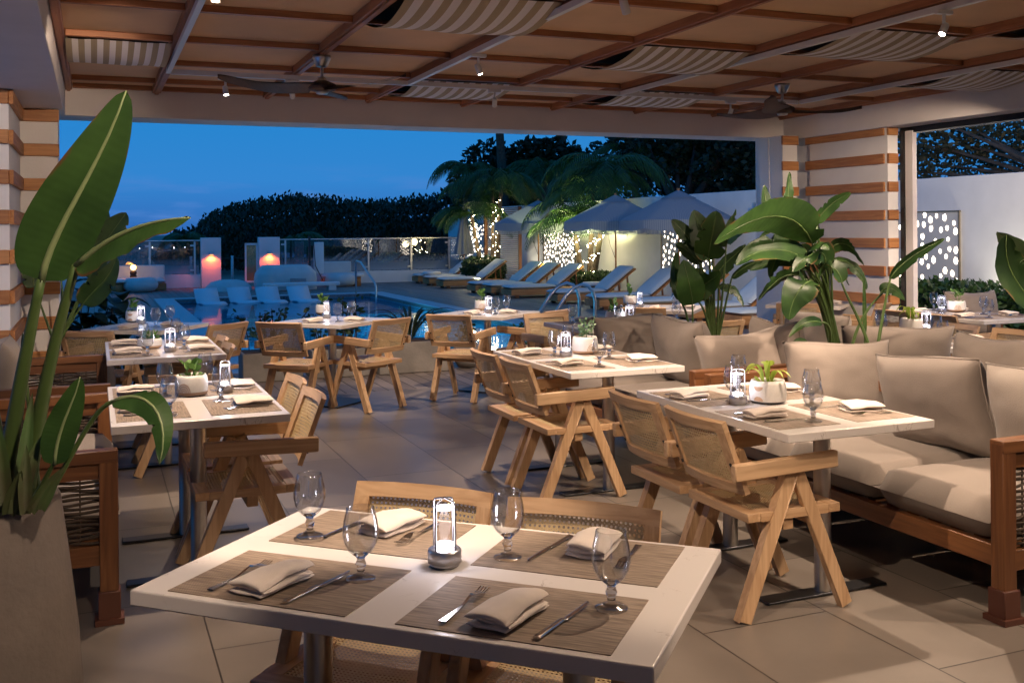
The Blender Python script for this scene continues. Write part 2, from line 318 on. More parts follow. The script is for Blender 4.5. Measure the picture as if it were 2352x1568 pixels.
# star lights in the pool floor
dotm=emi('pool_star_light',(.25,.9,1),9)
t=thing('pool_star_lights','tiny turquoise star lights scattered over the pool floor','pool lights',(0,0,0),GT)
for k in range(60):
    q=MB(); u,v=RN.uniform(PU0+.2,PU1-.2),RN.uniform(PV0+.3,PV1-3.5); q.lathe([(0,.012),(.018,.006),(.02,0)],6,(u,v,D)); q.build('light_dot',dotm,t)
for (u_,v_) in ((2.2,14.5),(5.9,16.5),(2.2,18.5),(5.9,20.5),(4.1,12.6)):
    L=bpy.data.lights.new('underwater_light','POINT'); L.energy=30; L.color=(.12,.62,1); L.shadow_soft_size=.15; lo=bpy.data.objects.new('underwater_light',L); COL.objects.link(lo); lo.parent=t; lo.location=(u_,v_,-.6)
# ================================================================ PAVILION
pav=thing('restaurant_pavilion','open sided dining pavilion with timber grid ceiling and striped columns','building',(0,0,0),GT)
ZC=2.86
m=MB(); m.box((3.55,3.3,ZC+.05),(7.6,12.7,.1)); m.build('ceiling',panelm,pav)
UB=[-.19,.53,1.50,2.46,3.43,4.42,5.40,6.38,7.29]; VBm=[9.61,9.12,8.12,7.11,6.10,5.10,4.10,3.10,2.10,1.10,.10,-.9,-1.9]
for u in UB:
    m=MB(); w=.074 if u in (.53,1.5) else .054
    m.box((u,3.4,ZC-.028),(w,12.5,.056),bev=.003); m.box((u,3.4,ZC-.0625),(w*.45,12.5,.013)); m.build('ceiling_beam',beamy,pav)
for v in VBm:
    for a,b in zip(UB,UB[1:]):
        m=MB(); L=b-a-.062; m.box(((a+b)/2,v,ZC-.021),(L,.042,.042),bev=.003); m.build('ceiling_batten',beamx,pav)
# beams / headers
m=MB(); m.box((3.0,9.86,2.72),(9.4,.42,.28),bev=.006); m.build('pool_side_beam',plaster,pav)
m=MB(); m.box((3.0,9.86,3.05),(9.4,.42,.36)); m.build('parapet',plaster,pav)
m=MB(); m.box((-.72,2.9,2.72),(1.0,13.5,.28),bev=.006); m.build('left_side_beam',plaster,pav)
m=MB(); m.box((7.54,2.9,2.70),(.42,13.49,.30),bev=.006); m.build('right_side_beam',plaster,pav)
m=MB(); m.box((7.6,1.7,2.52),(.14,12.66,.055)); m.build('track_recess',black,pav)
m=MB(); m.box((3.4,-3.05,1.45),(9,.1,2.9)); m.build('back_wall',plaster,pav)
m=MB(); m.box((-1.75,.5,1.45),(.1,7.1,2.9)); m.build('left_wall',plaster,pav)
m=MB(); m.box((7.6,-.6,1.25),(.12,4.9,2.5)); m.build('right_wall',plaster,pav)
m=MB(); m.box((3.4,3.4,ZC+.25),(9.1,12.6,.28)); m.build('roof_slab',plaster,pav)
# striped columns
def planks(m,z0,zs,fn):
    z=z0
    while z>0.05: fn(z); z-=zs
PZ=[2.555-.283*k for k in range(9)]
# left column: faces v=9.2 (u -.53..-.26), side u=-.53 (v 8..9.2), front v=8 (u<-.53)
m=MB(); m.box((-.41,9.42,1.29),(.285,.42,2.58)); m.box((-1.03,8.82,1.29),(.96,1.6,2.58)); lc=m.build('left_column',white,pav)
for z in PZ:
    m=MB(); m.box((-.40,9.196,z-.03),(.285,.03,.10),bev=.003); m.build('plank',cedx,lc)
    m=MB(); m.box((-.535,8.6,z-.03),(.03,1.165,.10),bev=.003); m.build('plank',cedy,lc)
    m=MB(); m.box((-1.03,8.005,z-.03),(.96,.03,.10),bev=.003); m.build('plank',cedx,lc)
m=MB(); m.box((7.17,9.57,1.29),(.2,.5,2.58)); m.box((7.435,8.63,1.29),(.13,1.2,2.579)); m.box((7.46,9.5,1.29),(.14,.5,2.578)); rc=m.build('right_column',white,pav)
for z in PZ:
    m=MB(); m.box((7.17,9.317,z-.03),(.215,.03,.10),bev=.003); m.build('plank',cedx,rc)
    m=MB(); m.box((7.366,8.68,z-.03),(.03,1.22,.10),bev=.003); m.build('plank',cedy,rc)
    m=MB(); m.box((7.43,8.025,z-.03),(.125,.03,.10),bev=.003); m.build('plank',cedx,rc)
m=MB(); m.box((7.505,7.97,1.26),(.02,.05,2.5)); m.build('door_frame',black,pav)
m=MB(); m.box((7.545,7.9,1.26),(.055,.10,2.5)); m.build('door_jamb',plaster,pav)
m=MB(); m.tube([G(7.13,9.27,2.55)*0+V((7.02,9.50,2.56)),(7.03,9.50,1.7),(7.05,9.5,1.5)],.006,6); m.build('cable',whitep,pav)
# ceiling fabric
def stripe():
    m=bpy.data.materials.new('striped_canvas'); m.use_nodes=True; t=m.node_tree; p=t.nodes['Principled BSDF']; p.inputs['Roughness'].default_value=.9
    tcn=N(t,'ShaderNodeTexCoord'); s=N(t,'ShaderNodeSeparateXYZ'); t.links.new(tcn.outputs['UV'],s.inputs[0])
    a=N(t,'ShaderNodeMath',operation='MULTIPLY'); a.inputs[1].default_value=8.5; t.links.new(s.outputs[0],a.inputs[0])
    f=N(t,'ShaderNodeMath',operation='FRACT'); t.links.new(a.outputs[0],f.inputs[0]); g=N(t,'ShaderNodeMath',operation='GREATER_THAN'); g.inputs[1].default_value=.5; t.links.new(f.outputs[0],g.inputs[0])
    x=N(t,'ShaderNodeMixRGB'); x.inputs[1].default_value=(.36,.29,.20,1); x.inputs[2].default_value=(.80,.76,.76,1); t.links.new(g.outputs[0],x.inputs[0]); t.links.new(x.outputs[0],p.inputs['Base Color'])
    n=N(t,'ShaderNodeTexNoise'); n.inputs['Scale'].default_value=14; t.links.new(tcn.outputs['Object'],n.inputs[0]); b=N(t,'ShaderNodeBump'); b.inputs['Strength'].default_value=.3; b.inputs['Distance'].default_value=.01; t.links.new(n.outputs[0],b.inputs['Height']); t.links.new(b.outputs[0],p.inputs['Normal'])
    return m
stm=stripe()
shadem=mat('painted_gap_shade',(.03,.02,.015),.9)  # dark sheet standing in for the shade in the gaps above the canvas
for (u0,u1,v0,v1,sag,lab) in ((-.16,.49,7.14,8.09,.06,'small striped canvas panel at the left end of the ceiling'),(1.54,2.42,5.13,6.07,.088,'large striped canvas panel at the top centre of the ceiling'),
    (3.47,4.38,6.14,7.08,.078,'striped canvas panel midway along the ceiling right of centre'),(4.46,5.36,5.13,6.07,.078,'striped canvas panel near the top right of the ceiling'),
    (2.50,3.39,8.16,9.09,.07,'striped canvas panel beside the pool side beam in the centre'),(4.46,5.36,8.16,9.09,.07,'striped canvas panel beside the pool side beam, left of the right fan'),
    (6.42,7.26,6.14,7.08,.078,'striped canvas panel above the right hand window'),(5.44,6.34,4.13,5.07,.078,'striped canvas panel at the far right edge of the ceiling')):
    t=thing('canvas_panel',lab,'fabric',(0,0,0),GT,'striped canvas panels slung under the ceiling')
    m=MB()
    def fn(a,b): return V((u0+(u1-u0)*a,v0+(v1-v0)*b,ZC-.05-sag*math.sin(pi*b)**.9*(1-.06*math.sin(a*9))-.006*noise.noise(V((a*5,b*3,u0)))))
    m.grid(fn,40,16,uvf=lambda a,b:(a,b)); m.build('fabric',stm,t)
    m=MB(); m.box(((u0+u1)/2,(v0+v1)/2,ZC-.012),((u1-u0)-.02,(v1-v0)-.02,.012)); m.build('shade_backing',shadem,t)
# fans
def fan():
    t=thing('ceiling_fan','','ceiling fan',group='ceiling fans')
    m=MB(); m.lathe([(0,0),(.065,0),(.065,-.02),(.04,-.075),(.035,-.08),(0,-.08)],24); m.build('canopy',steel,t)
    m=MB(); m.tube([(0,0,-.07),(0,0,-.17)],.012,12); m.lathe([(.013,-.15),(.03,-.16),(.04,-.19),(.02,-.2)],16); m.build('downrod',steel,t)
    m=MB(); m.lathe([(0,-.17),(.045,-.18),(.10,-.205),(.11,-.225),(.09,-.245),(.045,-.255),(0,-.255)],28); hb=m.build('motor_hub',fanw,t)
    m=MB(); m.lathe([(0,-.274),(.04,-.27),(.048,-.254),(0,-.25)],20); m.build('hub_cap',steel,hb)
    for k in range(3):
        m=MB(); a=2*pi*k/3; R=Matrix.Rotation(a,3,'Z')
        def fn(s,c):
            x=.07+.66*s; w=.092*(1-.35*s)*(math.sin(min(1,(1-s)*6)*pi/2)**.6)*(.8+.5*math.sin(pi*min(1,s*1.6)))
            y=(c-.5)*2*w-.03*math.sin(s*pi); z=-.225+.035*s*s+(c-.5)*.05*(1-s*.6)-.02*math.sin(pi*s)
            return R@V((x,y,z))
        m.grid(fn,18,6); fn0=fn
        m.grid(lambda s,c: fn0(s,c)+V((0,0,-.008)),18,6)
        m.build('blade',fanw,t)
    return t
f1=fan(); place(f1,G(1.50,7.17,ZC-.065),rad(90),'dark wood ceiling fan left of centre, over the opening to the pool')
f2=dup(f1,G(5.51,7.26,ZC-.065),rad(8),'dark wood ceiling fan at right, near the striped column')
# tracks and spots
for (a,b,lab) in (((.53,-1.5),(.53,8.1),'white lighting track on the leftmost ceiling beam'),((2.42,-1.5),(2.42,8.1),'white lighting track on the beam right of the left fan'),((4.40,-1.5),(4.40,8.1),'white lighting track on the beam in the right half'),((6.36,-1.5),(6.36,8.1),'white lighting track nearest the right wall'),((.55,8.12),(6.34,8.12),'long white lighting track crossing parallel to the pool side beam')):
    m=MB(); m.beam((a[0],a[1],ZC-.088),(b[0],b[1],ZC-.088),.034,.036)
    o=m.build('lighting_track',whitep); o.rotation_euler=(0,0,GT); tag(o,lab,'light track',group='ceiling lighting tracks')
def spot_fix():
    t=thing('track_spotlight','','spotlight',group='track spotlights')
    m=MB(); m.box((0,0,-.012),(.11,.032,.024),bev=.003); m.build('adapter',whitep,t)
    m=MB(); m.tube([(0,0,-.02),(0,0,-.075)],.009,8); m.build('stem',whitep,t)
    hd=bpy.data.objects.new('lamp_head',None)
    m=MB(); m.lathe([(0,.035),(.019,.035),(.021,.028),(.021,-.04),(.019,-.042),(.018,-.03),(0,-.03)],18); h=m.build('lamp_head',whitep,t); h.location=(0,0,-.105)
    m=MB(); m.lathe([(0,-.0352),(.016,-.035),(.0175,-.036),(0,-.036)],16); m.build('lens',lampw,h)
    return t
SP0=spot_fix(); first=True
LC=(1,.755,.555)
def spot(u,v,tu,tv,tz,power,ang,lab,col=LC,blend=.35,r=.025):
    global first
    p=G(u,v,ZC-.107); tgt=G(tu,tv,tz)
    if first: o=SP0; place(o,p,GT,lab); first=False
    else: o=dup(SP0,p,GT,lab)
    hd=[c for c in o.children if c.name.startswith('lamp_head')][0]
    hp=p+V((0,0,-.105)); d=(tgt-hp).normalized(); q=d.to_track_quat('-Z','Y')
    hd.rotation_euler=(Matrix.Rotation(-GT,3,'Z')@q.to_matrix()).to_euler()
    L=bpy.data.lights.new('spot_lamp','SPOT'); L.energy=power; L.color=col; L.spot_size=rad(ang); L.spot_blend=blend; L.shadow_soft_size=r
    lo=bpy.data.objects.new('spot_lamp',L); COL.objects.link(lo); lo.parent=hd; lo.location=(0,0,-.055)
PW=138
spot(2.42,2.55,.98,2.2,.75,PW*1.05,50,'white track spotlight over the front table')
spot(.53,2.9,.85,3.2,0,PW*.5,48,'white track spotlight on the left track near the camera')
spot(.53,4.85,.38,5.2,.75,PW*.8,66,'white track spotlight at the top left of the ceiling')
spot(2.42,4.42,3.5,5.2,.6,PW*.8,66,'white track spotlight on the second track above the near chairs')
spot(2.43,6.5,2.9,5.9,.75,PW*.8,62,'slim white track spotlight hanging at top centre')
spot(.95,8.12,1.2,7.0,0,PW*.8,84,'lit track spotlight left of the left fan')
spot(1.46,8.12,2.0,9.2,.7,PW*.75,62,'lit track spotlight just behind the left fan')
spot(3.18,8.12,3.5,9.3,.75,PW*.75,62,'white track spotlight between the two centre canvas panels')
spot(5.57,8.12,5.2,8.9,.75,PW*.75,66,'lit track spotlight left of the right fan')
spot(4.38,4.33,3.0,3.9,.75,PW*.9,56,'white track spotlight at the top right of the ceiling')
spot(4.40,2.3,3.5,3.0,.4,PW*.38,60,'white track spotlight over the near sofa end')
spot(4.40,3.75,4.1,5.7,1.0,PW*.16,56,'white track spotlight aimed at the tall plants')
spot(6.36,5.0,5.4,5.7,.75,PW*.75,64,'white track spotlight on the right hand track')
spot(6.36,5.25,4.3,7.7,.75,PW*.9,40,'white track spotlight aimed at the table behind the sofa')
spot(6.36,5.1,7.3,7.0,.75,PW*.8,46,'white track spotlight aimed at the far right table')
spot(6.36,5.4,7.25,7.9,1.3,PW*1.3,64,'white track spotlight aimed at the striped column')
spot(2.42,.9,1.7,2.6,.2,PW*.08,66,'white track spotlight above and behind the camera')
spot(4.4,.6,3.0,2.0,0,PW*.07,66,'white track spotlight at the camera end of the right track')
spot(2.42,3.3,3.9,3.8,.6,PW*.75,56,'white track spotlight aimed at the near sofa pillows')
spot(.53,2.0,2.4,3.75,.6,PW*.5,36,'white track spotlight aimed at the backs of the near chairs')
spot(4.40,3.0,5.0,4.4,.7,PW*.6,60,'white track spotlight aimed at the back to back sofa')
for u_,l_ in ((.53,'left'),(2.42,'second'),(4.40,'third'),(6.36,'right')): spot(u_,-.9,u_+.3,-.6,0,PW*.20,84,'white track spotlight behind the camera on the %s track'%l_)
spot(4.40,3.45,2.0,6.3,0,PW*1.3,58,'white track spotlight throwing light across the centre aisle')
spot(.53,4.6,-.5,8.6,1.4,PW*.6,50,'white track spotlight aimed at the left striped column')
spot(.53,.9,-.55,2.9,1.0,PW*.16,40,'white track spotlight aimed at the big leaf')
# ================================================================ DINING FURNITURE
def marble():
    m=mat('white_quartz',(.74,.70,.67),.22,spec=.55); t=m.node_tree; p=t.nodes['Principled BSDF']
    tcn=N(t,'ShaderNodeTexCoord'); n=N(t,'ShaderNodeTexNoise'); n.inputs['Scale'].default_value=5.5; n.inputs['Detail'].default_value=7; n.inputs['Distortion'].default_value=2.2; t.links.new(tcn.outputs['Object'],n.inputs[0])
    a=N(t,'ShaderNodeMath',operation='SUBTRACT'); a.inputs[1].default_value=.5; t.links.new(n.outputs[0],a.inputs[0]); b=N(t,'ShaderNodeMath',operation='ABSOLUTE'); t.links.new(a.outputs[0],b.inputs[0])
    r=N(t,'ShaderNodeMapRange'); r.inputs[1].default_value=0; r.inputs[2].default_value=.007; r.inputs[3].default_value=1; r.inputs[4].default_value=0; t.links.new(b.outputs[0],r.inputs[0])
    n2=N(t,'ShaderNodeTexNoise'); n2.inputs['Scale'].default_value=9; t.links.new(tcn.outputs['Object'],n2.inputs[0]); r2=N(t,'ShaderNodeMapRange'); r2.inputs[1].default_value=.56; r2.inputs[2].default_value=.68; t.links.new(n2.outputs[0],r2.inputs[0])
    mu=N(t,'ShaderNodeMath',operation='MULTIPLY'); t.links.new(r.outputs[0],mu.inputs[0]); t.links.new(r2.outputs[0],mu.inputs[1])
    x=N(t,'ShaderNodeMixRGB'); x.inputs[1].default_value=(.74,.69,.655,1); x.inputs[2].default_value=(.36,.30,.26,1); t.links.new(mu.outputs[0],x.inputs[0]); t.links.new(x.outputs[0],p.inputs['Base Color'])
    return m
quartz=marble()
def table(name_lab,loc,rz,L=1.2,Wd=.74,two=True):
    t=thing('dining_table',name_lab,'table',loc,rz,'white topped dining tables')
    m=MB(); m.box((0,0,.732),(L,Wd,.036),bev=.004,seg=2); m.build('tabletop',quartz,t)
    xs=(-.34,.34) if two else (0,)
    for x in xs:
        m=MB(); m.lathe([(.036,.714),(.036,.012)],24,(x,0,0)); m.build('pedestal',steel,t)
        m=MB(); 
        if two: m.box((x,0,.008),(.085,.62,.012),bev=.004)
        else: m.box((x,0,.008),(.46,.46,.012),bev=.004)
        m.build('foot_plate',dark,t)
    return t
def cane():
    m=bpy.data.materials.new('woven_cane'); m.use_nodes=True; t=m.node_tree; p=t.nodes['Principled BSDF']; p.inputs['Roughness'].default_value=.5
    tcn=N(t,'ShaderNodeTexCoord'); 
    def holes(off,pitch,r):
        mp=N(t,'ShaderNodeMapping'); mp.inputs['Scale'].default_value=(1/pitch,1/pitch,1); mp.inputs['Location'].default_value=(off,off,0); t.links.new(tcn.outputs['UV'],mp.inputs[0])
        fr=N(t,'ShaderNodeVectorMath',operation='FRACTION'); t.links.new(mp.outputs[0],fr.inputs[0])
        sb=N(t,'ShaderNodeVectorMath',operation='SUBTRACT'); sb.inputs[1].default_value=(.5,.5,0); t.links.new(fr.outputs[0],sb.inputs[0])
        s=N(t,'ShaderNodeSeparateXYZ'); t.links.new(sb.outputs[0],s.inputs[0])
        c=N(t,'ShaderNodeCombineXYZ'); t.links.new(s.outputs[0],c.inputs[0]); t.links.new(s.outputs[1],c.inputs[1])
        l=N(t,'ShaderNodeVectorMath',operation='LENGTH'); t.links.new(c.outputs[0],l.inputs[0])
        g=N(t,'ShaderNodeMath',operation='LESS_THAN'); g.inputs[1].default_value=r; t.links.new(l.outputs['Value'],g.inputs[0]); return g.outputs[0],s
    h,s=holes(0,.0135,.27); h2,_=holes(.5,.0135,.09)
    mxm=N(t,'ShaderNodeMath',operation='MAXIMUM'); t.links.new(h,mxm.inputs[0]); t.links.new(h2,mxm.inputs[1])
    tr=N(t,'ShaderNodeBsdfTransparent'); ms=N(t,'ShaderNodeMixShader'); t.links.new(mxm.outputs[0],ms.inputs[0]); t.links.new(p.outputs[0],ms.inputs[1]); t.links.new(tr.outputs[0],ms.inputs[2])
    n=N(t,'ShaderNodeTexNoise'); n.inputs['Scale'].default_value=35; t.links.new(tcn.outputs['Object'],n.inputs[0])
    r=N(t,'ShaderNodeValToRGB'); r.color_ramp.elements[0].color=(.44,.32,.16,1); r.color_ramp.elements[1].color=(.68,.53,.31,1); t.links.new(n.outputs[0],r.inputs[0]); t.links.new(r.outputs[0],p.inputs['Base Color'])
    o=[x for x in t.nodes if x.type=='OUTPUT_MATERIAL'][0]; t.links.new(ms.outputs[0],o.inputs[0]); return m
canem=cane()
def make_chair():
    t=thing('cane_armchair','','chair',group='cane armchairs at the dining tables')
    # seat frame
    zs=.43; th=.036; w=.218; yb,yf=-.225,.225
    m=MB(); 
    m.box((0,yf-.03,zs-th/2),(2*w,.06,th),bev=.003,mi=0); m.box((0,yb+.03,zs-th/2),(2*w,.06,th),bev=.003,mi=0)
    for s in (-1,1): m.box((s*(w-.03),0,zs-th/2-.0005),(.06,yf-yb-.12,th-.001),mi=1)
    st=m.build('seat',[oakx,oaky],t)
    m=MB(); m.grid(lambda a,b:V(((a-.5)*2*(w-.056),(b-.5)*2*.167,zs-.003-.008*math.sin(pi*a)*math.sin(pi*b))),8,8,uvf=lambda a,b:(a*.354,b*.334)); m.build('seat_cane',canem,st)
    m=MB(); m.box((0,-.02,zs-.062),(.40,.05,.05),bev=.003); m.box((0,.10,zs-.058),(.40,.035,.04),bev=.003); m.build('stretcher',oakx,t)
    # backrest (curved, leaning)
    zb,zt=.505,.795; yb0,yb1=-.235,-.345; hw=.218
    def P(a,b,dep=0):   # a across 0..1, b up 0..1
        x=(a-.5)*2*hw; cur=.030*(1-(2*a-1)**2)
        return V((x,yb0+(yb1-yb0)*b-cur+dep,zb+(zt-zb)*b+dep*.35))
    def slab(m,a0,a1,b0,b1,nu,mi):
        T=.021
        for q in range(2):
            m.grid(lambda a,b:P(a0+(a1-a0)*a,b0+(b1-b0)*b,T if q else 0),nu,1,mi)
        m.grid(lambda a,b:P(a0+(a1-a0)*a,b0,T*b),nu,1,mi,smooth=False); m.grid(lambda a,b:P(a0+(a1-a0)*a,b1,T*b),nu,1,mi,smooth=False)
        m.grid(lambda a,b:P(a0,b0+(b1-b0)*a,T*b),1,1,mi,smooth=False); m.grid(lambda a,b:P(a1,b0+(b1-b0)*a,T*b),1,1,mi,smooth=False)
    m=MB(); slab(m,0,1,.86,1,14,0); slab(m,0,1,0,.14,14,0); slab(m,0,.10,.14,.86,2,1); slab(m,.90,1,.14,.86,2,1)
    for f in m.bm.faces: f.smooth=False
    bmesh.ops.remove_doubles(m.bm,verts=m.bm.verts,dist=.0001)
    bk=m.build('backrest',[oakx,oakz],t)
    m=MB(); m.grid(lambda a,b:P(.09+.82*a,.13+.74*b,.010),16,8,uvf=lambda a,b:(a*.357,b*.215)); m.build('back_cane',canem,bk)
    m=MB()
    for s in (.045,.955):
        for b in (.22,.40): c=P(s,b,-.001); m.lathe([(0,-.002),(.0075,-.002),(.0075,.002),(0,.002)],10,(0,0,0)); 
    # bolts as small discs standing on the back face
    m.bm.clear()
    for s in (.05,.95):
        for b in (.2,.42):
            c=P(s,b,-.0015); m.tube([c,c+V((0,-.003,-.001))],.0075,10)
    m.build('bolts',black,bk)
    for s in (-1,1):
        m=MB(); m.beam((s*.236,-.305,.602),(s*.236,.19,.618),.034,.066,bev=.005); m.build('armrest',oaky,t)
        # A shaped legs
        for (yt,yf_) in ((-.015,-.245),(.015,.255)):
            m=MB(); m.beam((s*.204,yt,.578),(s*.204,yf_,.006),.034,.058,up=V((0,1,0)),bev=.004); 
            for v in m.bm.verts:
                if v.co.z<.03: v.co.z=max(.0,v.co.z) if v.co.z>0 else 0
            m.build('leg',oakz,t)
    return t
CH=[None]
def chair(p,ang,lab):
    if CH[0] is None: CH[0]=make_chair(); place(CH[0],p,ang-pi/2,lab); return CH[0]
    return dup(CH[0],p,ang-pi/2,lab)
# ---- place settings
def matm():
    m=mat('woven_vinyl',(.24,.18,.135),.7); t=m.node_tree; p=t.nodes['Principled BSDF']; tcn=N(t,'ShaderNodeTexCoord')
    mm=N(t,'ShaderNodeMapping'); mm.inputs['Scale'].default_value=(12,150,1); t.links.new(tcn.outputs['Object'],mm.inputs[0])
    n=N(t,'ShaderNodeTexNoise'); n.inputs['Scale'].default_value=1; n.inputs['Detail'].default_value=3; t.links.new(mm.outputs[0],n.inputs[0])
    r=N(t,'ShaderNodeValToRGB'); e=r.color_ramp.elements; e[0].position=.32; e[1].position=.7; e[0].color=(.20,.148,.108,1); e[1].color=(.42,.325,.25,1); t.links.new(n.outputs[0],r.inputs[0])
    c=N(t,'ShaderNodeTexChecker'); c.inputs['Scale'].default_value=420; c.inputs[1].default_value=(1,1,1,1); c.inputs[2].default_value=(.6,.6,.6,1); t.links.new(tcn.outputs['Object'],c.inputs[0])
    x=N(t,'ShaderNodeMixRGB',blend_type='MULTIPLY'); x.inputs[0].default_value=.8; t.links.new(r.outputs[0],x.inputs[1]); t.links.new(c.outputs[0],x.inputs[2]); t.links.new(x.outputs[0],p.inputs['Base Color'])
    b=N(t,'ShaderNodeBump'); b.inputs['Strength'].default_value=.5; b.inputs['Distance'].default_value=.001; t.links.new(c.outputs[0],b.inputs['Height']); t.links.new(b.outputs[0],p.inputs['Normal']); return m
vinyl=matm()
m=MB(); m.box((0,0,.001),(.455,.305,.002)); MATO=m.build('placemat',vinyl)
def napkin():
    m=MB(); w,d=.100,.172
    for k,(z0,h,dd,xx) in enumerate(((.0065,.012,.0,.0),(.017,.013,-.007,.003),(.0285,.019,.001,-.002))):
        def fn(a,b,z0=z0,dd=dd,k=k,h=h,xx=xx):
            L=d/2+dd; th=b*2*pi; c_=math.cos(th); sy=math.sin(th); X=2*a-1
            y=(abs(c_)**.5)*(1 if c_>0 else -1)*L; hh=h*(1-abs(X)**5)**.5+.0008; z=z0+(abs(sy)**.75)*(1 if sy>0 else -1)*hh/2
            x=X*w/2*(1+.02*math.sin(y*30+k*2))+xx
            z+=.009*noise.noise(V((x*13+k,y*9,k*3.)))-.006*abs(X)**3*k*.5+.0012*math.sin(y*60+k)+.004*(1-abs(y)/L)*k*.5
            y+=.005*noise.noise(V((x*22,k*5.,z*30)))
            return V((x,y,max(.0006,z)))
        m.grid(fn,22,32)
        for a in (0,1): m.face([fn(a,j/32) for j in range(32)])
    bmesh.ops.remove_doubles(m.bm,verts=m.bm.verts,dist=.00005)
    return m.build('napkin',linen)
NAP=napkin()
def fork():
    m=MB(); T=.0022
    def z(y): return .004+.010*math.exp(-((y-.035)/.03)**2)+(.006 if y>.075 else 0)*((y-.075)/.03)**2
    def strip(x0,x1,y0,y1,n,wf=None):
        for s in (0,1):
            m.grid(lambda a,b:V(((x0+(x1-x0)*b)*(wf(a) if wf else 1),y0+(y1-y0)*a,z(y0+(y1-y0)*a)+T*s)),n,1)
        for b in (0,1): m.grid(lambda a,c:V(((x0+(x1-x0)*b)*(wf(a) if wf else 1),y0+(y1-y0)*a,z(y0+(y1-y0)*a)+T*c)),n,1)
    strip(-.0085,.0085,-.10,.035,16,lambda a:1-.62*min(1,a*1.5)**.7)
    strip(-.012,.012,.035,.058,6,lambda a:.3+.7*math.sin(a*pi/2))
    for k in range(4): x=-.0105+.007*k; strip(x-.0013,x+.0013,.057,.103,6)
    return m.build('fork',chrome)
def knife():
    m=MB()
    def sec(y):
        if y<0: return (-.0085+.002*(y+.11)/.11,.0085-.003*(y+.11)/.11,.0048)
        t=y/.115; return (-.003-.001*t,.009*(1-t**4)**.5+.0005,.0016)
    def ring(a,b):
        y=-.11+.225*a; x0,x1,h=sec(y); th=b*2*pi; c,s=math.cos(th),math.sin(th)
        return V(((x0+x1)/2+(x1-x0)/2*c,y,.0045+h*s*.8))
    m.grid(ring,36,10); m.face([ring(0,j/10) for j in range(10)]); bmesh.ops.remove_doubles(m.bm,verts=m.bm.verts,dist=.00005)
    return m.build('table_knife',chrome)
FORK=fork(); KNIFE=knife()
def goblet():
    m=MB(); o=[(.0,.0),(.034,.0),(.0355,.0025),(.032,.005),(.018,.009),(.0095,.016),(.0085,.024),(.0115,.032),(.0125,.036),(.009,.043),(.0095,.050),(.017,.056),(.029,.067),(.0375,.083),(.0415,.101),(.0412,.118),(.0385,.135),(.0345,.152),(.0320,.165)]
    i=[(.0308,.1655),(.0305,.164),(.033,.151),(.0371,.134),(.0398,.118),(.0401,.101),(.0361,.084),(.0277,.069),(.014,.060),(.0,.056)]
    m.lathe(o+i,32)
    for f in m.bm.faces: f.material_index=1 if .007<f.calc_center_median().z<.058 else 0
    return m.build('water_goblet',[glass,glass2])
GOB=goblet()
for o,l,c in ((MATO,'','placemat'),(NAP,'','napkin'),(FORK,'','fork'),(KNIFE,'','knife'),(GOB,'','glass')): o['category']=c
used=set()
def inst(o,p,rz,lab,group):
    if o.name not in used: used.add(o.name); o.location=p; o.rotation_euler=(0,0,rz); c=o
    else:
        c=o.copy(); COL.objects.link(c); c.location=p; c.rotation_euler=(0,0,rz)
    c['label']=lab; c['group']=group; return c
def setting(tl,trz,tname,where,cx,cyy,rot,mat_=True,parts='nfkg',lean=0):
    """one place: local frame of the table; rot = rotation of the seat (0 = diner on the -y side)"""
    R=Matrix.Rotation(trz,4,'Z'); B=Matrix.Translation(tl)@R@Matrix.Translation((cx,cyy,.75))@Matrix.Rotation(rot,4,'Z')
    z0=.0 
    if mat_: inst(MATO,B.translation.copy(),trz+rot,'taupe woven placemat at the %s of the %s'%(where,tname),'woven placemats'); z0=.0021
    j=lambda s:RN.uniform(-s,s)
    if 'n' in parts: inst(NAP,B@V((-.02+j(.008),-.045+j(.01),z0)),trz+rot+j(.22),'folded cream napkin at the %s of the %s'%(where,tname),'folded napkins')
    if 'f' in parts: inst(FORK,B@V((-.125+j(.006),-.02+j(.01),z0)),trz+rot-.02+j(.07),'steel fork at the %s of the %s'%(where,tname),'table forks')
    if 'k' in parts: inst(KNIFE,B@V((.088+j(.006),-.02+j(.01),z0)),trz+rot-.12+j(.06),'steel knife at the %s of the %s'%(where,tname),'table knives')
    if 'g' in parts:
        x=.155+j(.012); y=.075+j(.015); inst(GOB,B@V((x,y,z0)),j(3),'stemmed water glass at the %s of the %s'%(where,tname),'stemmed water glasses')
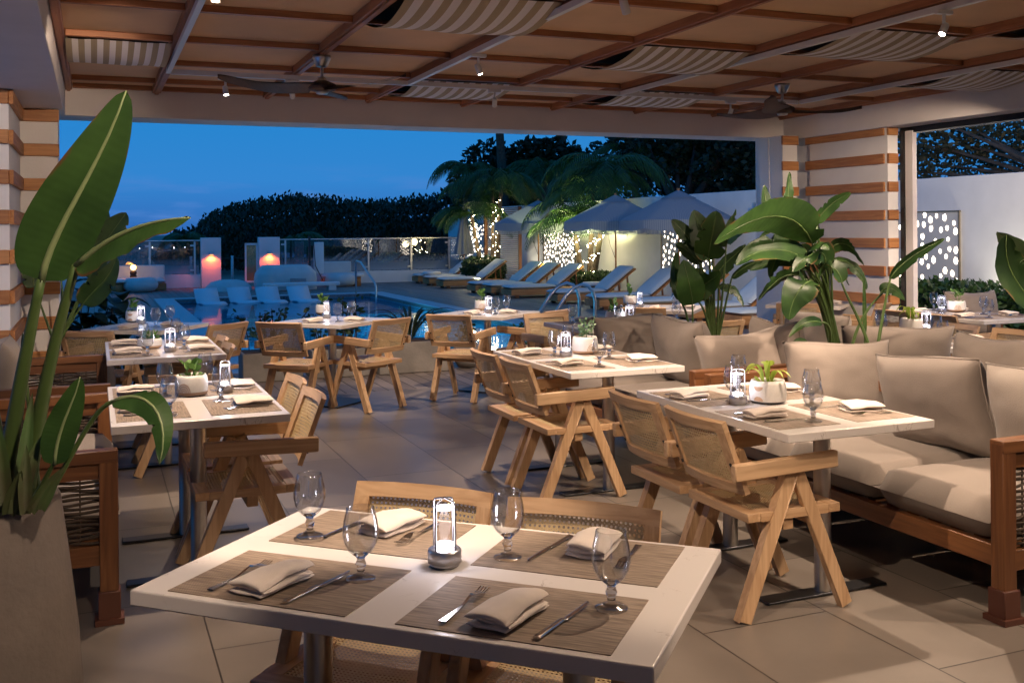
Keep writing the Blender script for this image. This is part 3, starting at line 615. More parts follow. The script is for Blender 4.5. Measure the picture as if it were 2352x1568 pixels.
def lantern():
    t=thing('table_lantern','','lantern',group='cordless table lanterns')
    m=MB(); m.lathe([(0,.001),(.034,.001),(.036,.006),(.0345,.008),(.0405,.011),(.0405,.036),(.038,.041),(.033,.043),(0,.043)],32); b=m.build('base',alu,t)
    m=MB(); m.lathe([(0,.002),(.0245,.002),(.0245,.100),(0,.100)],24,(0,0,.044)); m.build('crystal_tube',acryl,t)
    m=MB(); m.lathe([(0,0),(.0235,0),(.0225,.006),(0,.0085)],24,(0,0,.0475)); m.build('lower_light',coolw,t)
    m=MB(); m.lathe([(0,-.004),(.022,-.003),(.0235,.002),(0,.002)],24,(0,0,.139)); m.build('upper_light',coolw,t)
    m=MB()
    for k in range(2):
        R=Matrix.Rotation(rad(45+90*k),3,'Z'); pts=[V((-.033,0,.040)),V((-.032,0,.150)),V((-.029,0,.156)),V((0,0,.163)),V((.029,0,.156)),V((.032,0,.150)),V((.033,0,.040))]
        m.tube([R@p for p in pts],.0023,6)
    m.build('cage',alu,t)
    for z in (.060,.128):
        L=bpy.data.lights.new('lantern_glow','POINT'); L.energy=.32; L.color=(.92,.88,1); L.shadow_soft_size=.02; lo=bpy.data.objects.new('lantern_glow',L); COL.objects.link(lo); lo.parent=t; lo.location=(0,0,.095 if z<.1 else .118)
    return t
LN=[None]
def put_lantern(p,lab):
    if LN[0] is None: LN[0]=lantern(); place(LN[0],p,rad(10),lab)
    else: dup(LN[0],p,RN.uniform(0,1.5),lab)
# ---- leaves
def leaf_fn(pts,w,fold=.25,roll=0.,side=None,prof=None,wave=.0,seed=0.):
    pts=[V(p) for p in pts]
    def C(t):
        n=len(pts)-1; r=V((0,0,0))
        for i,p in enumerate(pts): r+=p*(math.comb(n,i)*t**i*(1-t)**(n-i))
        return r
    sd=V(side).normalized() if side is not None else None
    def f(a,b):
        c=C(a); T=(C(min(1,a+.01))-C(max(0,a-.01))).normalized()
        s=sd-T*sd.dot(T) if sd is not None else T.cross(V((0,0,1)))
        if s.length<1e-3: s=T.orthogonal()
        s.normalize(); nn=s.cross(T); s=s*math.cos(roll)+nn*math.sin(roll); nn=s.cross(T)
        ww=w*(prof(a) if prof else math.sin(pi*min(1,max(0,a))**.8)**.65)
        y=(b*2-1)
        return c+s*ww*y+nn*(abs(y)*ww*fold+wave*w*math.sin(a*17+seed)*y*abs(y)+wave*w*.5*math.sin(a*41+seed*2)*abs(y)**3)
    return f
def add_leaf(m,pts,w,mi=0,nu=14,nv=6,tears=0,rn=RN,**k):
    f=leaf_fn(pts,w,**k); 
    cut={}
    for _ in range(tears):
        i=rn.randrange(3,nu-2); cut[i]=rn.choice((-1,1))
    def g(a,b):
        i=round(a*nu); y=b*2-1
        if i in cut and cut[i]*y>.2: return f(a-.02,b)*.5+f(a,.5)*.5 if abs(y)>.9 else f(a,b)
        return f(a,b)
    m.grid(g,nu,nv,mi,uvf=lambda a,b:(a,b*2-1))
    return m
def small_leaf(m,c,d,L,w,mi=0,n=None):
    d=V(d).normalized(); s=(n.cross(d) if n is not None else d.cross(V((RN.uniform(-1,1),RN.uniform(-1,1),RN.uniform(-1,1)))))
    if s.length<1e-3: s=d.orthogonal()
    s.normalize(); u=s.cross(d)
    p=[c,c+d*L*.35+s*w,c+d*L*.75+s*w*.8,c+d*L+u*L*.05,c+d*L*.75-s*w*.8,c+d*L*.35-s*w]
    m.face(p,mi,[(0,0),(.35,.8),(.75,.8),(1,0),(.75,-.8),(.35,-.8)])
# ---- table planters
def planter(p,lab,style='arch',r=.072,h=.105,plant='jade',face=0.,mats=None):
    t=thing('table_planter',lab,'planter',p,0,'white ceramic table planters')
    band=claym if style!='dot' else greyc
    m=MB(); zb=.024 if style!='dot' else .014
    m.lathe([(0,.006),(r*.80,.006),(r*.94,.010),(r*1.0,zb)],32,mi=1)
    m.lathe([(r*1.0,zb),(r*1.02,h*.55),(r*.97,h*.85),(r*.90,h),(r*.86,h),(r*.88,h*.85),(r*.88,h*.80),(0,h*.80)],32,mi=0); 
    for k in range(3):
        a=k*2.1+.4; m.box((math.cos(a)*r*.6,math.sin(a)*r*.6,.005),(.02,.02,.01),mi=1)
    m.build('pot',[ceram,band],t)
    m=MB(); m.lathe([(r*.875,h*.84),(r*.5,h*.88),(0,h*.9)],20); m.build('soil',soil,t)
    # painted decoration, laid round the wall
    if style in ('arch','dot'):
        m=MB(); cs=[]
        if style=='arch': cs=[(.031,0),(.023,0),(.015,0),(.008,0)]
        for (rr,_) in cs:
            for q in range(16):
                def W(th,R): 
                    x=math.cos(th)*R; z=zb+math.sin(th)*R*1.35
                    return x,z
                th0,th1=pi*q/16,pi*(q+1)/16; P=[]
                for th,R in ((th0,rr-.0016),(th1,rr-.0016),(th1,rr+.0016),(th0,rr+.0016)):
                    x,z=W(th,R); a=face+x/r; R2=r*(1.0+.02*min(1,(z-zb)/(h*.55-zb)) if z<h*.55 else 1.02-.05*(z-h*.55)/(h*.3))+.0009
                    P.append((math.cos(a)*R2,math.sin(a)*R2,z))
                m.face(P)
        if style=='dot':
            for (z0,sg) in ((h*.66,1),(h*.28,-1),):
                for q in range(12):
                    th0,th1=-pi/2+pi*q/12,-pi/2+pi*(q+1)/12
                    P=[]
                    for th,R in ((th0,0.0005),(th1,.0005),(th1,.023),(th0,.023)):
                        x=math.sin(th)*R; z=z0-sg*math.cos(th)*R*.85+sg*.012; a=face+x/r; R2=r*1.021+.0004; P.append((math.cos(a)*R2,math.sin(a)*R2,z))
                    m.face(P)
        m.build('painted_motif',claym,t)
    m=MB(); zt=h*.88; rn=random.Random(hash(lab)%1000 if False else len(lab)*7+int(r*1e4))
    if plant=='jade':
        for k in range(9):
            a=rn.uniform(0,6.28); q=rn.uniform(.0,.6)*r; b=V((math.cos(a)*q,math.sin(a)*q,zt)); hgt=rn.uniform(.05,.14); lean=V((math.cos(a),math.sin(a),0))*rn.uniform(.1,.5)
            tip=b+V((0,0,hgt))+lean*hgt; m.tube([b,(b+tip)/2+V((0,0,.01)),tip],.0018,5)
            for j in range(9):
                c=b.lerp(tip,.3+.7*j/8); aa=rn.uniform(0,6.28); small_leaf(m,c,(math.cos(aa),math.sin(aa),.5),.022,.009)
        mm=jade
    elif plant=='lime':
        for k in range(6):
            a=face+rn.uniform(-2,2); d=V((math.cos(a),math.sin(a),0)); b=V((0,0,zt))+d*r*.3; hh=rn.uniform(.06,.12)
            add_leaf(m,[b,b+V((0,0,hh))+d*.01,b+V((0,0,hh*1.2))+d*.06,b+d*.10+V((0,0,hh*.5))],rn.uniform(.009,.017),nu=8,nv=2)
        for k in range(8):
            a=rn.uniform(0,6.28); small_leaf(m,V((math.cos(a)*r*.4,math.sin(a)*r*.4,zt)),(math.cos(a),math.sin(a),1),.04,.008)
        b=V((0,0,zt)); tp=b+V((0,0,.085)); m.tube([b,tp],.0025,5)
        for k in range(7):
            a=k*.9; small_leaf(m,tp,(math.cos(a),math.sin(a),.25),.034,.014)
        mm=succl
    elif plant=='rosette':
        for cxy in ((0,0),(.03,.02),(-.03,.015),(.01,-.03)):
            b=V((cxy[0],cxy[1],zt))
            for k in range(16):
                a=k*2.4; e=.2+.9*k/16; small_leaf(m,b+V((0,0,.006*k*.4)),(math.cos(a)*math.cos(e),math.sin(a)*math.cos(e),math.sin(e)),.045,.007)
        mm=succ
    else: # sprout: upright stem with rounded leaves
        for k in range(3):
            b=V((rn.uniform(-.02,.02),rn.uniform(-.02,.02),zt)); tp=b+V((rn.uniform(-.03,.03),rn.uniform(-.02,.02),rn.uniform(.06,.115))); m.tube([b,tp],.0022,5)
            for j in range(6):
                a=rn.uniform(0,6.28); small_leaf(m,b.lerp(tp,.45+.55*j/5),(math.cos(a),math.sin(a),.7),.05,.015)
        for k in range(14):
            a=rn.uniform(0,6.28); small_leaf(m,V((math.cos(a)*r*.5,math.sin(a)*r*.5,zt)),(math.cos(a),math.sin(a),.8),.03,.007)
        mm=succ
    if mats: mm=mats
    m.build('succulent',mm,t); return t
# ---- tables
e21=rad(-21.0)
T1L=V((-.175,2.425,0))
TABS=[]
def rect(name,lab,loc,rz,lan,pots,skip=()):
    table(lab,loc,rz); TABS.append(name)
    R=Matrix.Rotation(rz,3,'Z')
    for sx in (-1,1):
        for sy in (-1,1):
            d=R@V((sx*.28,sy*.19,0)); where=('near' if d.y<0 else 'far')+' '+('left' if d.x<0 else 'right')
            if where in skip: continue
            setting(loc,rz,name,where,sx*.285,sy*.195,0 if sy<0 else pi)
    if lan: put_lantern(onz(lan[0],lan[1],.75) if lan[0]>9 else V(loc)+R@V((lan[0],lan[1],.75)),'glowing glass and aluminium table lantern standing on the '+name)
rect('front table','white quartz dining table in the foreground with a lantern and no planter',T1L,e21,(.0,.02),None)
VV=GT+pi/2
def uvloc(u,v): return G(u,v,0)
rect('near left table','white quartz dining table at left beside the near woven bench',uvloc(.43,5.15),VV,(517,902),None)
rect('middle left table','white quartz dining table behind the near left table',uvloc(.44,7.55),VV,(391,808),None)
rect('near right booth table','white quartz dining table beside the long sofa at right, with a dark based planter',uvloc(2.86,3.86),VV,(1695,928),None)
rect('centre right table','white quartz dining table with a leafy jade plant, right of centre',uvloc(2.83,5.75),VV,(1300,820),None)
rect('right hand table by the tall plants','white quartz dining table right of the tall banana plants',uvloc(5.45,5.74),VV,(2128,762),None)
rect('far right table','white quartz dining table at the right edge in front of the hedge',uvloc(7.36,7.10),VV,(2163,718),None)
rect('table behind the sofa','white quartz dining table half hidden behind the taupe sofa pillows',uvloc(4.22,7.75),GT,(1446,744),None)
planter(onz(440,908,.75),'white planter painted with clay arches on the near left table','arch',.078,.105,'sprout',rad(-100))
planter(onz(344,800,.75),'low white bowl with a green rosette succulent on the middle left table','plain',.082,.072,'rosette')
planter(onz(1764,924,.75),'white planter with a grey foot and clay half circles on the near right booth table','dot',.083,.105,'lime',rad(-135))
planter(onz(1344,812,.75),'white planter painted with clay arches and a jade plant on the centre right table','arch',.083,.112,'jade',rad(-62))
planter(onz(2093,765,.75),'white planter overflowing with lime leaves on the right hand table by the tall plants','plain',.083,.112,'lime',rad(-60))
planter(onz(2197,716,.75),'white planter painted with clay arches on the far right table','arch',.083,.105,'sprout',rad(-105))
planter(onz(1413,742,.75),'plain white round planter on the table behind the sofa','plain',.085,.105,'sprout')
SQ=(('far left table','square white table in front of the dark leafy plants at left',.42,9.40,rad(77),(307,739),(324,737),'dot',rad(-95)),
    ('pool table left of centre','square white table beside the pool, left of centre',2.0,9.20,rad(63),(742,722),(750,724),'plain',0),
    ('pool table right of centre','square white table beside the pool, between two cane armchairs right of centre',3.56,9.33,rad(60),(1106,712),(1122,712),'arch',rad(-85)),
    ('table before the sun loungers','square white table between the sofa and the sun loungers',5.38,9.08,rad(70),(1447,700),(1470,699),'arch',rad(-90)),
    ('table by the striped column','square white table in front of the striped column',7.05,8.85,rad(62),None,None,'',0))
for (nm,lab,u,v,rz,pp,lp,sty,fc) in SQ:
    l=G(u,v); table(lab,l,rz,.76,.76,False)
    R=Matrix.Rotation(rz,3,'Z')
    k=0
    for (x,y,r) in ((-.0,-.20,0),(.20,0,pi/2) if False else (-.20,.0,-pi/2)):
        d=R@V((x,y,0)); setting(l,rz,nm,'right' if d.x>0 else 'left',x,y,r,mat_=False)
    if pp:
        q=R@V((-.04,.16,0)); planter(V((l.x+q.x,l.y+q.y,.75)) if False else onz(pp[0],pp[1],.75),'small white planter standing on the '+nm,sty or 'plain',.07,.10,'sprout',fc)
        put_lantern(onz(lp[0],lp[1]+6,.75),'glowing glass and aluminium table lantern standing on the '+nm)
# ---- chairs
def e(a,b): return T1L+V((math.cos(e21),math.sin(e21),0))*a+V((-math.sin(e21),math.cos(e21),0))*b
chair(e(-.29,.17),e21-pi/2,'cane armchair at the far side of the front table, left of the pair')
chair(e(.205,.15),e21-pi/2,'cane armchair at the far side of the front table, right of the pair')
U=GT
for (u,v,a,lab) in ((2.59,3.57,0,'cane armchair at the near end of the near right booth table'),(2.58,4.06,0,'cane armchair at the far end of the near right booth table'),
   (2.58,5.46,0,'nearer cane armchair at the left side of the centre right table'),(2.57,5.94,0,'farther cane armchair at the left side of the centre right table'),
   (.62,4.80,pi,'nearer cane armchair at the right side of the near left table'),(.63,5.31,pi,'farther cane armchair at the right side of the near left table'),
   (.50,7.10,pi,'nearer cane armchair at the right side of the middle left table'),(.52,7.62,pi,'farther cane armchair at the right side of the middle left table'),
   (5.86,5.45,pi,'cane armchair at the near right corner of the right hand table'),(5.84,6.0,pi,'cane armchair farther along the right hand table'),
   (7.05,6.75,0,'cane armchair at the near left side of the far right table'),(7.05,7.28,0,'cane armchair at the far left side of the far right table'),
   (3.78,8.10,-pi/2,'cane armchair across the table behind the sofa'),
   (4.75,7.4,pi/2,'cane armchair at the near side of the table behind the sofa')):
    chair(G(u,v),U+a,lab)
for (u,v,a,lab) in ((.10,8.86,rad(84),'cane armchair seen from behind at the far left table'),(.83,9.0,rad(150),'cane armchair turned to the left at the far left table'),
   (1.64,8.88,rad(71),'cane armchair seen from behind, at the left of the pool table left of centre'),(2.22,8.82,rad(140),'cane armchair turned to the left, at the right of the pool table left of centre'),
   (3.17,8.93,rad(68),'cane armchair seen from behind, at the left of the pool table right of centre'),(3.84,8.98,rad(146),'cane armchair turned to the left, at the right of the pool table right of centre'),
   (5.06,8.88,rad(80),'cane armchair seen from behind at the table before the sun loungers'),
   (6.72,8.62,rad(75),'cane armchair seen from behind at the table by the striped column'),(7.12,8.28,rad(140),'cane armchair turned to the left at the table by the striped column')):
    chair(G(u,v),a,lab)
# ================================================================ SOFAS
def pillow(loc,yaw,tilt,w,h,T,m_,lab,roll=0,seed=0.,group='loose back pillows'):
    m=MB()
    def sh(a,b,s):
        x,y=a*2-1,b*2-1
        px=x*w/2*(1-.07*(1-y*y)); py=y*h/2*(1-.09*(1-x*x))
        th=T*((1-x**4)*(1-y**4))**.55
        n_=noise.noise(V((x*1.6+seed,y*1.6,s*2.)))*.07+noise.noise(V((x*4+seed,y*3,s*3.)))*.025+.05*abs(x*y)*noise.noise(V((x*9,y*7+seed,s)))
        cr=.05*math.sin((x+y)*9+seed)*(abs(x*y))**1.5
        return V((px,s*(th*(.5+n_*.8+cr*.6)+.002),py+.01*math.sin(x*3+seed)))
    for s in (-1,1): m.grid(lambda a,b:sh(a,b,s),30,30)
    bmesh.ops.remove_doubles(m.bm,verts=m.bm.verts,dist=.0045)
    o=m.build('back_pillow',m_); r_=MB(); e_=[(i/12,0) for i in range(12)]+[(1,i/12) for i in range(12)]+[(1-i/12,1) for i in range(12)]+[(0,1-i/12) for i in range(13)]
    r_.tube([sh(a,b,1) for a,b in e_],.0042,5,cap=False); r_.build('piping',m_,o); o.location=loc; o.rotation_euler=Euler((tilt,roll,yaw),'XYZ'); tag(o,lab,'pillow',group); return o
def cushion(m,c,d,seed=0.,puff=.02):
    cx,cy_,cz=c; w,l,h=d; n=14
    def f(a,b,s):
        x,y=a*2-1,b*2-1; e_=.5
        q=((1-abs(x)**7)*(1-abs(y)**7))**.5
        return V((cx+x*w/2*(1-.012*(1-q)),cy_+y*l/2,cz+s*(h/2*q**.35+puff*(1-x*x)*(1-y*y)*(s>0)+.004*noise.noise(V((x*2+seed,y*2,s))))))
    for s in (-1,1): m.grid(lambda a,b:f(a,b,s),n,n)
def weave(m,fn,a0,a1,b0,b1,na,nb,r=.0065):
    """rope panel: horizontal wavy ropes over vertical ones. fn(a,b,d)->point"""
    for j in range(nb):
        b=b0+(b1-b0)*(j+.5)/nb; P=[]
        for i in range(na*4+1):
            a=a0+(a1-a0)*i/(na*4); P.append(fn(a,b+.004*math.sin(i*.9+j),.010*math.cos(pi*i/4+pi*j)))
        m.tube(P,r,5,cap=False)
    for i in range(na):
        a=a0+(a1-a0)*(i+.5)/na; m.tube([fn(a,b0,0),fn(a,b1,0)],r*.55,5,cap=False)
def sofa(lab,u_front,u_back,v0,v1,arm_z,panels=('near','far'),n=3,woven_back=False,seatcol=None,rail_z=.30):
    """u_front = edge the sitter's knees reach; runs along v"""
    t=thing('woven_bench_sofa',lab,'sofa',(0,0,0),GT,'teak sofas with rope panels')
    s=1 if u_back>u_front else -1; D=abs(u_back-u_front); uc=(u_front+u_back)/2; pw=.065
    m=MB(); m.box((u_front+s*pw/2,(v0+v1)/2,rail_z-.05),(pw*.6,v1-v0-2*pw,.085),bev=.004); m.build('front_rail',teaky,t)
    m=MB(); m.box((u_back-s*pw/2,(v0+v1)/2,rail_z-.05),(pw*.6,v1-v0-2*pw,.085)); m.box((u_back-s*pw/2,(v0+v1)/2,arm_z-.03),(pw*.6,v1-v0-2*pw,.06),bev=.004); m.build('back_rail',teaky,t)
    m=MB(); k=int((v1-v0)/.12)
    for i in range(k): m.box((uc,v0+(v1-v0)*(i+.5)/k,rail_z-.012),(D-2*pw,.05,.014))
    m.build('seat_slats',teakx,t)
    for (pn,v) in (('near',v0+pw/2),('far',v1-pw/2)):
        for uu in (u_front+s*pw/2,u_back-s*pw/2): m=MB(); m.box((uu,v,arm_z/2+.02),(pw*1.1,pw,arm_z-.04),bev=.004); m.build('corner_post',teakz,t)
        m=MB(); m.box((uc,v,arm_z-.012),(D+.006,pw*1.05,.05),bev=.004); m.box((uc,v,arm_z-.07),(D-2*pw,.03,.06)); m.box((uc,v,rail_z-.065),(D-2*pw,.035,.08),bev=.003); ar=m.build('armrest',teakx,t)
        if pn in panels:
            m=MB(); weave(m,lambda a,b,d:V((a,v+d,b)),min(u_front,u_back)+pw,max(u_front,u_back)-pw,rail_z-.02,arm_z-.10,5,15); m.build('rope_panel',rope,ar)
        for uu in (u_front+s*pw/2,u_back-s*pw/2):
            m=MB(); m.box((uu,v,.07),(.085,.085,.12),bev=.004); m.box((uu,v,.012),(.11,.11,.022)); m.build('foot_bracket',TKd,t)
    if woven_back:
        m=MB(); weave(m,lambda a,b,d:V((u_back-s*pw/2+d,a,b)),v0+pw,v1-pw,rail_z+.0,arm_z-.07,10,14); m.build('rope_back',rope,t)
    L=(v1-v0-2*pw)/n
    for i in range(n):
        m=MB(); cushion(m,(uc-s*.03,v0+pw+L*(i+.5),rail_z+.078),(D-.03,L-.008,.165),i*3.1); m.build('seat_cushion',seatcol or seatm,t)
    return t
TKd=mat('dark_teak_block',(.10,.035,.02),.5)
sofa('long teak sofa with sand cushions and a rope end panel at the lower right',3.27,4.08,2.95,5.05,.70,('near','far'),3)
sofa('taupe cushioned teak sofa behind the centre right table',3.27,4.08,5.15,7.05,.70,('near','far'),3)
sofa('teak sofa with its back to the tall plants, facing the right hand table',5.35,4.62,3.2,6.4,.70,('near','far'),4,True)
sofa('woven teak bench at the left, beside the near left table',.08,-.78,4.37,6.0,.675,('near','far'),2,True,rail_z=.335)
sofa('woven teak bench at the left, beside the middle left table',.08,-.78,6.3,7.9,.675,('near','far'),2,True,rail_z=.335)
sofa('woven teak bench cut off by the lower left corner',-.60,-1.35,1.25,2.72,.66,('near','far'),2,False)
yA=GT+pi/2 # pillow facing -u  (its thickness axis along u)
def pil(u,v,z,yaw,tilt,w,h,T,mm,lab,seed,roll=0): return pillow(G(u,v,z),yaw,tilt,w,h,T,mm,lab,roll,seed)
Z0=.685
pil(3.86,3.20,Z0,yA,rad(-12),.66,.50,.24,pillowl,'pale sand pillow at the near end of the long sofa',1)
pil(3.86,3.88,Z0-.005,yA,rad(-15),.68,.50,.25,pillowm,'taupe pillow standing second from the near end of the long sofa',2,rad(4))
pil(3.88,4.62,Z0+.01,GT-rad(14),rad(-10),.64,.44,.22,pillowm,'wide taupe pillow behind the planter of the near right booth table',3)
pil(3.80,5.42,Z0-.01,GT-rad(22),rad(-12),.56,.46,.22,pillowm,'taupe pillow leaning at the sofa end behind the near right booth table',4,rad(-8))
pil(4.06,5.42,Z0+.07,yA,rad(-4),.50,.42,.20,pillows,'dark taupe pillow seen edge on between two lighter pillows',5)
pil(3.86,6.22,Z0,yA,rad(-14),.66,.50,.24,pillows,'taupe pillow with a pointed corner right of the centre right table',6)
pil(3.78,6.86,Z0,GT,rad(-10),.62,.44,.22,pillows,'taupe pillow in front of the table behind the sofa',7)
pil(4.86,6.05,Z0+.02,yA,rad(12),.66,.48,.24,pillowl,'striped pale pillow between the tall banana plants',8)
pil(4.85,5.22,Z0+.00,GT-rad(22),rad(8),.74,.46,.24,pillowm,'taupe pillow with dark piping behind the thin leaf stalks',9)
pil(4.83,4.40,Z0-.005,yA,rad(12),.68,.48,.24,pillowm,'dark taupe pillow on the back to back sofa at right',10)
pil(4.83,3.70,Z0-.01,yA,rad(12),.66,.48,.24,pillowm,'dark taupe pillow with black piping at the right edge',11)
pil(4.86,6.15,Z0+.0,yA,rad(10),.5,.46,.2,pillowm,'taupe pillow at the far end of the back to back sofa',12)
pil(-.56,5.15,Z0,yA,rad(14),.62,.46,.22,pillowl,'pale striped pillow on the near woven bench at left',13)
pil(-.58,5.70,Z0,yA,rad(14),.56,.46,.22,pillowl,'pale pillow farther along the near woven bench at left',14)
pil(-.56,7.05,Z0,yA,rad(14),.62,.46,.22,pillowl,'pale pillow on the bench beside the middle left table',15)
sofa('teak sofa at the far right in front of the hedge',8.0,8.75,5.0,7.95,.66,('far',),3,False)
pil(8.05,7.62,Z0,GT,rad(-10),.66,.46,.22,pillowm,'taupe pillow in front of the hedge at the right edge',16)
pil(8.5,7.0,Z0,yA,rad(-12),.7,.46,.22,pillowm,'taupe pillow at the right edge beyond the far right table',17)
# planter trough between the sofas
tp=thing('plant_trough','long grey trough for the tall plants between the back to back sofas','planter',(0,0,0),GT)
m=MB(); m.box((4.35,4.95,.26),(.40,3.6,.52),bev=.01); m.build('trough',greyplant,tp)
m=MB(); m.box((4.35,4.95,.522),(.36,3.56,.02)); m.build('soil',soil,tp)
# ================================================================ LARGE LEAVED PLANTS
def bez(pts,n=12):
    pts=[V(p) for p in pts]; k=len(pts)-1
    return [sum((p*(math.comb(k,i)*t**i*(1-t)**(k-i)) for i,p in enumerate(pts)),V((0,0,0))) for t in [j/n for j in range(n+1)]]
def blade_prof(a): return (math.sin(pi*min(1,a**.62))**.55 if a<1 else 0)*(1 if a>.02 else .3)
def px(l): return [atY(*p) for p in l]
def plant_leaf(root,stalk,blade,hwpx,side,mm,r=(.012,.006),nu=26,tears=2,fold=.25,wave=.03,roll=0,seed=0,rib=True):
    """stalk / blade: [(px,py,Y)..]; hwpx: half width in frame px at the blade's depth; side: 3-D direction across the blade"""
    B=px(blade); w=hwpx*blade[0][2]/FL
    if stalk:
        P=bez(px(stalk),12); m=MB(); m.tube(P,[r[0]+(r[1]-r[0])*i/12 for i in range(13)],7); m.build('leaf_stalk',stemm,root)
    m=MB(); add_leaf(m,B,w,nu=nu,nv=8,tears=tears,side=side,fold=fold,wave=wave,roll=roll,seed=seed,prof=blade_prof)
    o=m.build('leaf_blade',mm,root,fix=False)
    if rib:
        P=bez(B,10); m=MB(); m.tube(P,[r[1]*.8*(1-.85*i/10)+.0008 for i in range(11)],6); m.build('midrib',ribm if blade[0][2]<3 else stemm,o)
# foreground pot and plant at left
t=thing('tall_pot','tall rounded concrete pot in the lower left corner','plant pot',(-1.335,2.5,0))
m=MB(); m.lathe([(0,.002),(.17,.002),(.215,.06),(.252,.22),(.258,.36),(.245,.56),(.222,.76),(.205,.895),(.200,.905),(.185,.905),(.183,.86),(.183,.83),(0,.83)],40); m.build('pot',concrete,t)
m=MB(); m.lathe([(.182,.845),(.1,.86),(0,.865)],24); m.build('soil',soil,t)
t=thing('banana_plant','large bird of paradise plant with broad green leaves in the lower left pot','plant',(-1.335,2.5,.85))
inv=Matrix.Translation((1.335,-2.5,-.85))
def plant(root_loc,name,lab,leaves,sheaths=()):
    t=thing(name,lab,'plant',(0,0,0)); 
    for l in leaves: plant_leaf(t,*l[:5],**(l[5] if len(l)>5 else {}))
    for (a,b,w) in sheaths:
        m=MB(); add_leaf(m,[atY(*a),(atY(*a)+atY(*b))/2+V((0,0,.01)),atY(*b)],w*a[2]/FL,nu=10,nv=4,side=(1,.3,0),fold=.7,prof=lambda q:(1-q)**.5*(.6+.4*math.sin(q*3))); m.build('leaf_sheath',sheath,t,fix=False)
    bpy.context.view_layer.update()
    for c in list(t.children): c.location=c.location-V(root_loc)
    t.location=root_loc
    return t
bpy.data.objects.remove(t)
big=dict(r=(.017,.009),wave=.015,tears=0,fold=.18,nu=30)
plant((-1.335,2.5,.85),'banana_plant','large bird of paradise plant with broad green leaves in the lower left pot',[
  ([(5,1150,2.5),(40,900,2.47),(95,640,2.4)],[(95,645,2.4),(118,520,2.38),(232,390,2.36),(290,208,2.34)],80,(.88,.35,-.40),bop,dict(r=(.024,.011),wave=.012,tears=0,fold=.16,nu=34)),
  ([(60,1150,2.5),(95,880,2.45),(175,610,2.35)],[(175,612,2.35),(250,540,2.3),(330,505,2.25),(437,500,2.2)],58,(.10,.75,.42),bop,dict(r=(.022,.010),wave=.06,tears=1,fold=.5,seed=2)),
  ([(70,1160,2.42),(100,1110,2.4),(125,1060,2.38)],[(125,1068,2.38),(130,980,2.37),(170,930,2.36),(184,866,2.35)],37,(.88,.35,-.4),bop,dict(r=(.008,.005),fold=.22,tears=0)),
  ([(100,1160,2.42),(170,1040,2.40),(215,935,2.36),(258,922,2.33)],[(256,924,2.33),(330,880,2.31),(400,945,2.28),(366,1066,2.26)],34,(.75,.4,.45),bop,dict(r=(.007,.005),fold=.4,wave=.05,tears=2,seed=4)),
  ([(20,1160,2.55),(-20,900,2.6),(-60,700,2.62)],[(-60,700,2.6),(-90,600,2.6),(-130,500,2.6),(-150,400,2.6)],60,(.9,.3,-.3),bopd,dict(r=(.018,.010))),
  ([(90,1150,2.5),(70,950,2.5),(58,860,2.5)],[(58,862,2.5),(56,830,2.5),(54,800,2.5),(52,765,2.5)],7,(.9,.3,0),bopd,dict(r=(.008,.004),fold=.8,tears=0)),
 ],[((10,1175,2.38),(-8,960,2.42),30),((35,1180,2.36),(95,1000,2.40),24),((70,1175,2.34),(150,1070,2.36),18),((60,1180,2.34),(60,1020,2.36),20),((95,1170,2.34),(140,1085,2.34),15),((20,1180,2.36),(50,1080,2.34),22),((-30,1180,2.36),(-20,950,2.4),30),((45,1180,2.40),(75,900,2.45),22)])
# plant behind it beside the left column
t=thing('dark_pot','dark round pot in front of the left striped column','plant pot',G(-.05,8.45))
m=MB(); m.lathe([(0,.01),(.15,.01),(.19,.2),(.20,.42),(.18,.60),(.165,.60),(.165,.55),(0,.55)],28); m.build('pot',greyplant,t); m=MB(); m.lathe([(.164,.56),(0,.58)],16); m.build('soil',soil,t)
Yp=7.9
plant(G(-.05,8.45,.57),'banana_plant','darker bird of paradise plant by the left striped column, partly behind the big leaf',[
  ([(130,800,Yp),(170,720,Yp),(205,640,Yp)],[(205,640,Yp),(225,580,Yp),(240,520,Yp),(232,455,Yp)],28,(.9,.3,0),bopd),
  ([(130,800,Yp),(170,700,Yp),(225,600,Yp)],[(225,600,Yp),(240,545,Yp),(270,520,Yp),(290,488,Yp)],34,(.7,.3,-.5),bopd,dict(tears=3,seed=3)),
  ([(130,800,Yp),(150,700,Yp),(140,640,Yp)],[(140,640,Yp),(130,600,Yp),(150,560,Yp),(170,530,Yp)],30,(.8,.5,0),bopd),
  ([(130,800,Yp),(160,740,Yp),(190,700,Yp)],[(190,700,Yp),(215,660,Yp),(250,650,Yp),(268,590,Yp)],30,(.6,.3,-.6),bopd,dict(tears=3,seed=5)),
  ([(130,800,Yp),(100,720,Yp),(80,660,Yp)],[(80,660,Yp),(70,640,Yp),(85,600,Yp),(60,570,Yp)],24,(.8,.5,0),bopd),
 ])
y1=7.6
A=lambda x,y:(1260+.2143*x,420+.2143*y,y1)
st=lambda x,y,s=1637:[(s,800,7.73),((s+x)/2+3,700,7.7),(x,y,y1)]
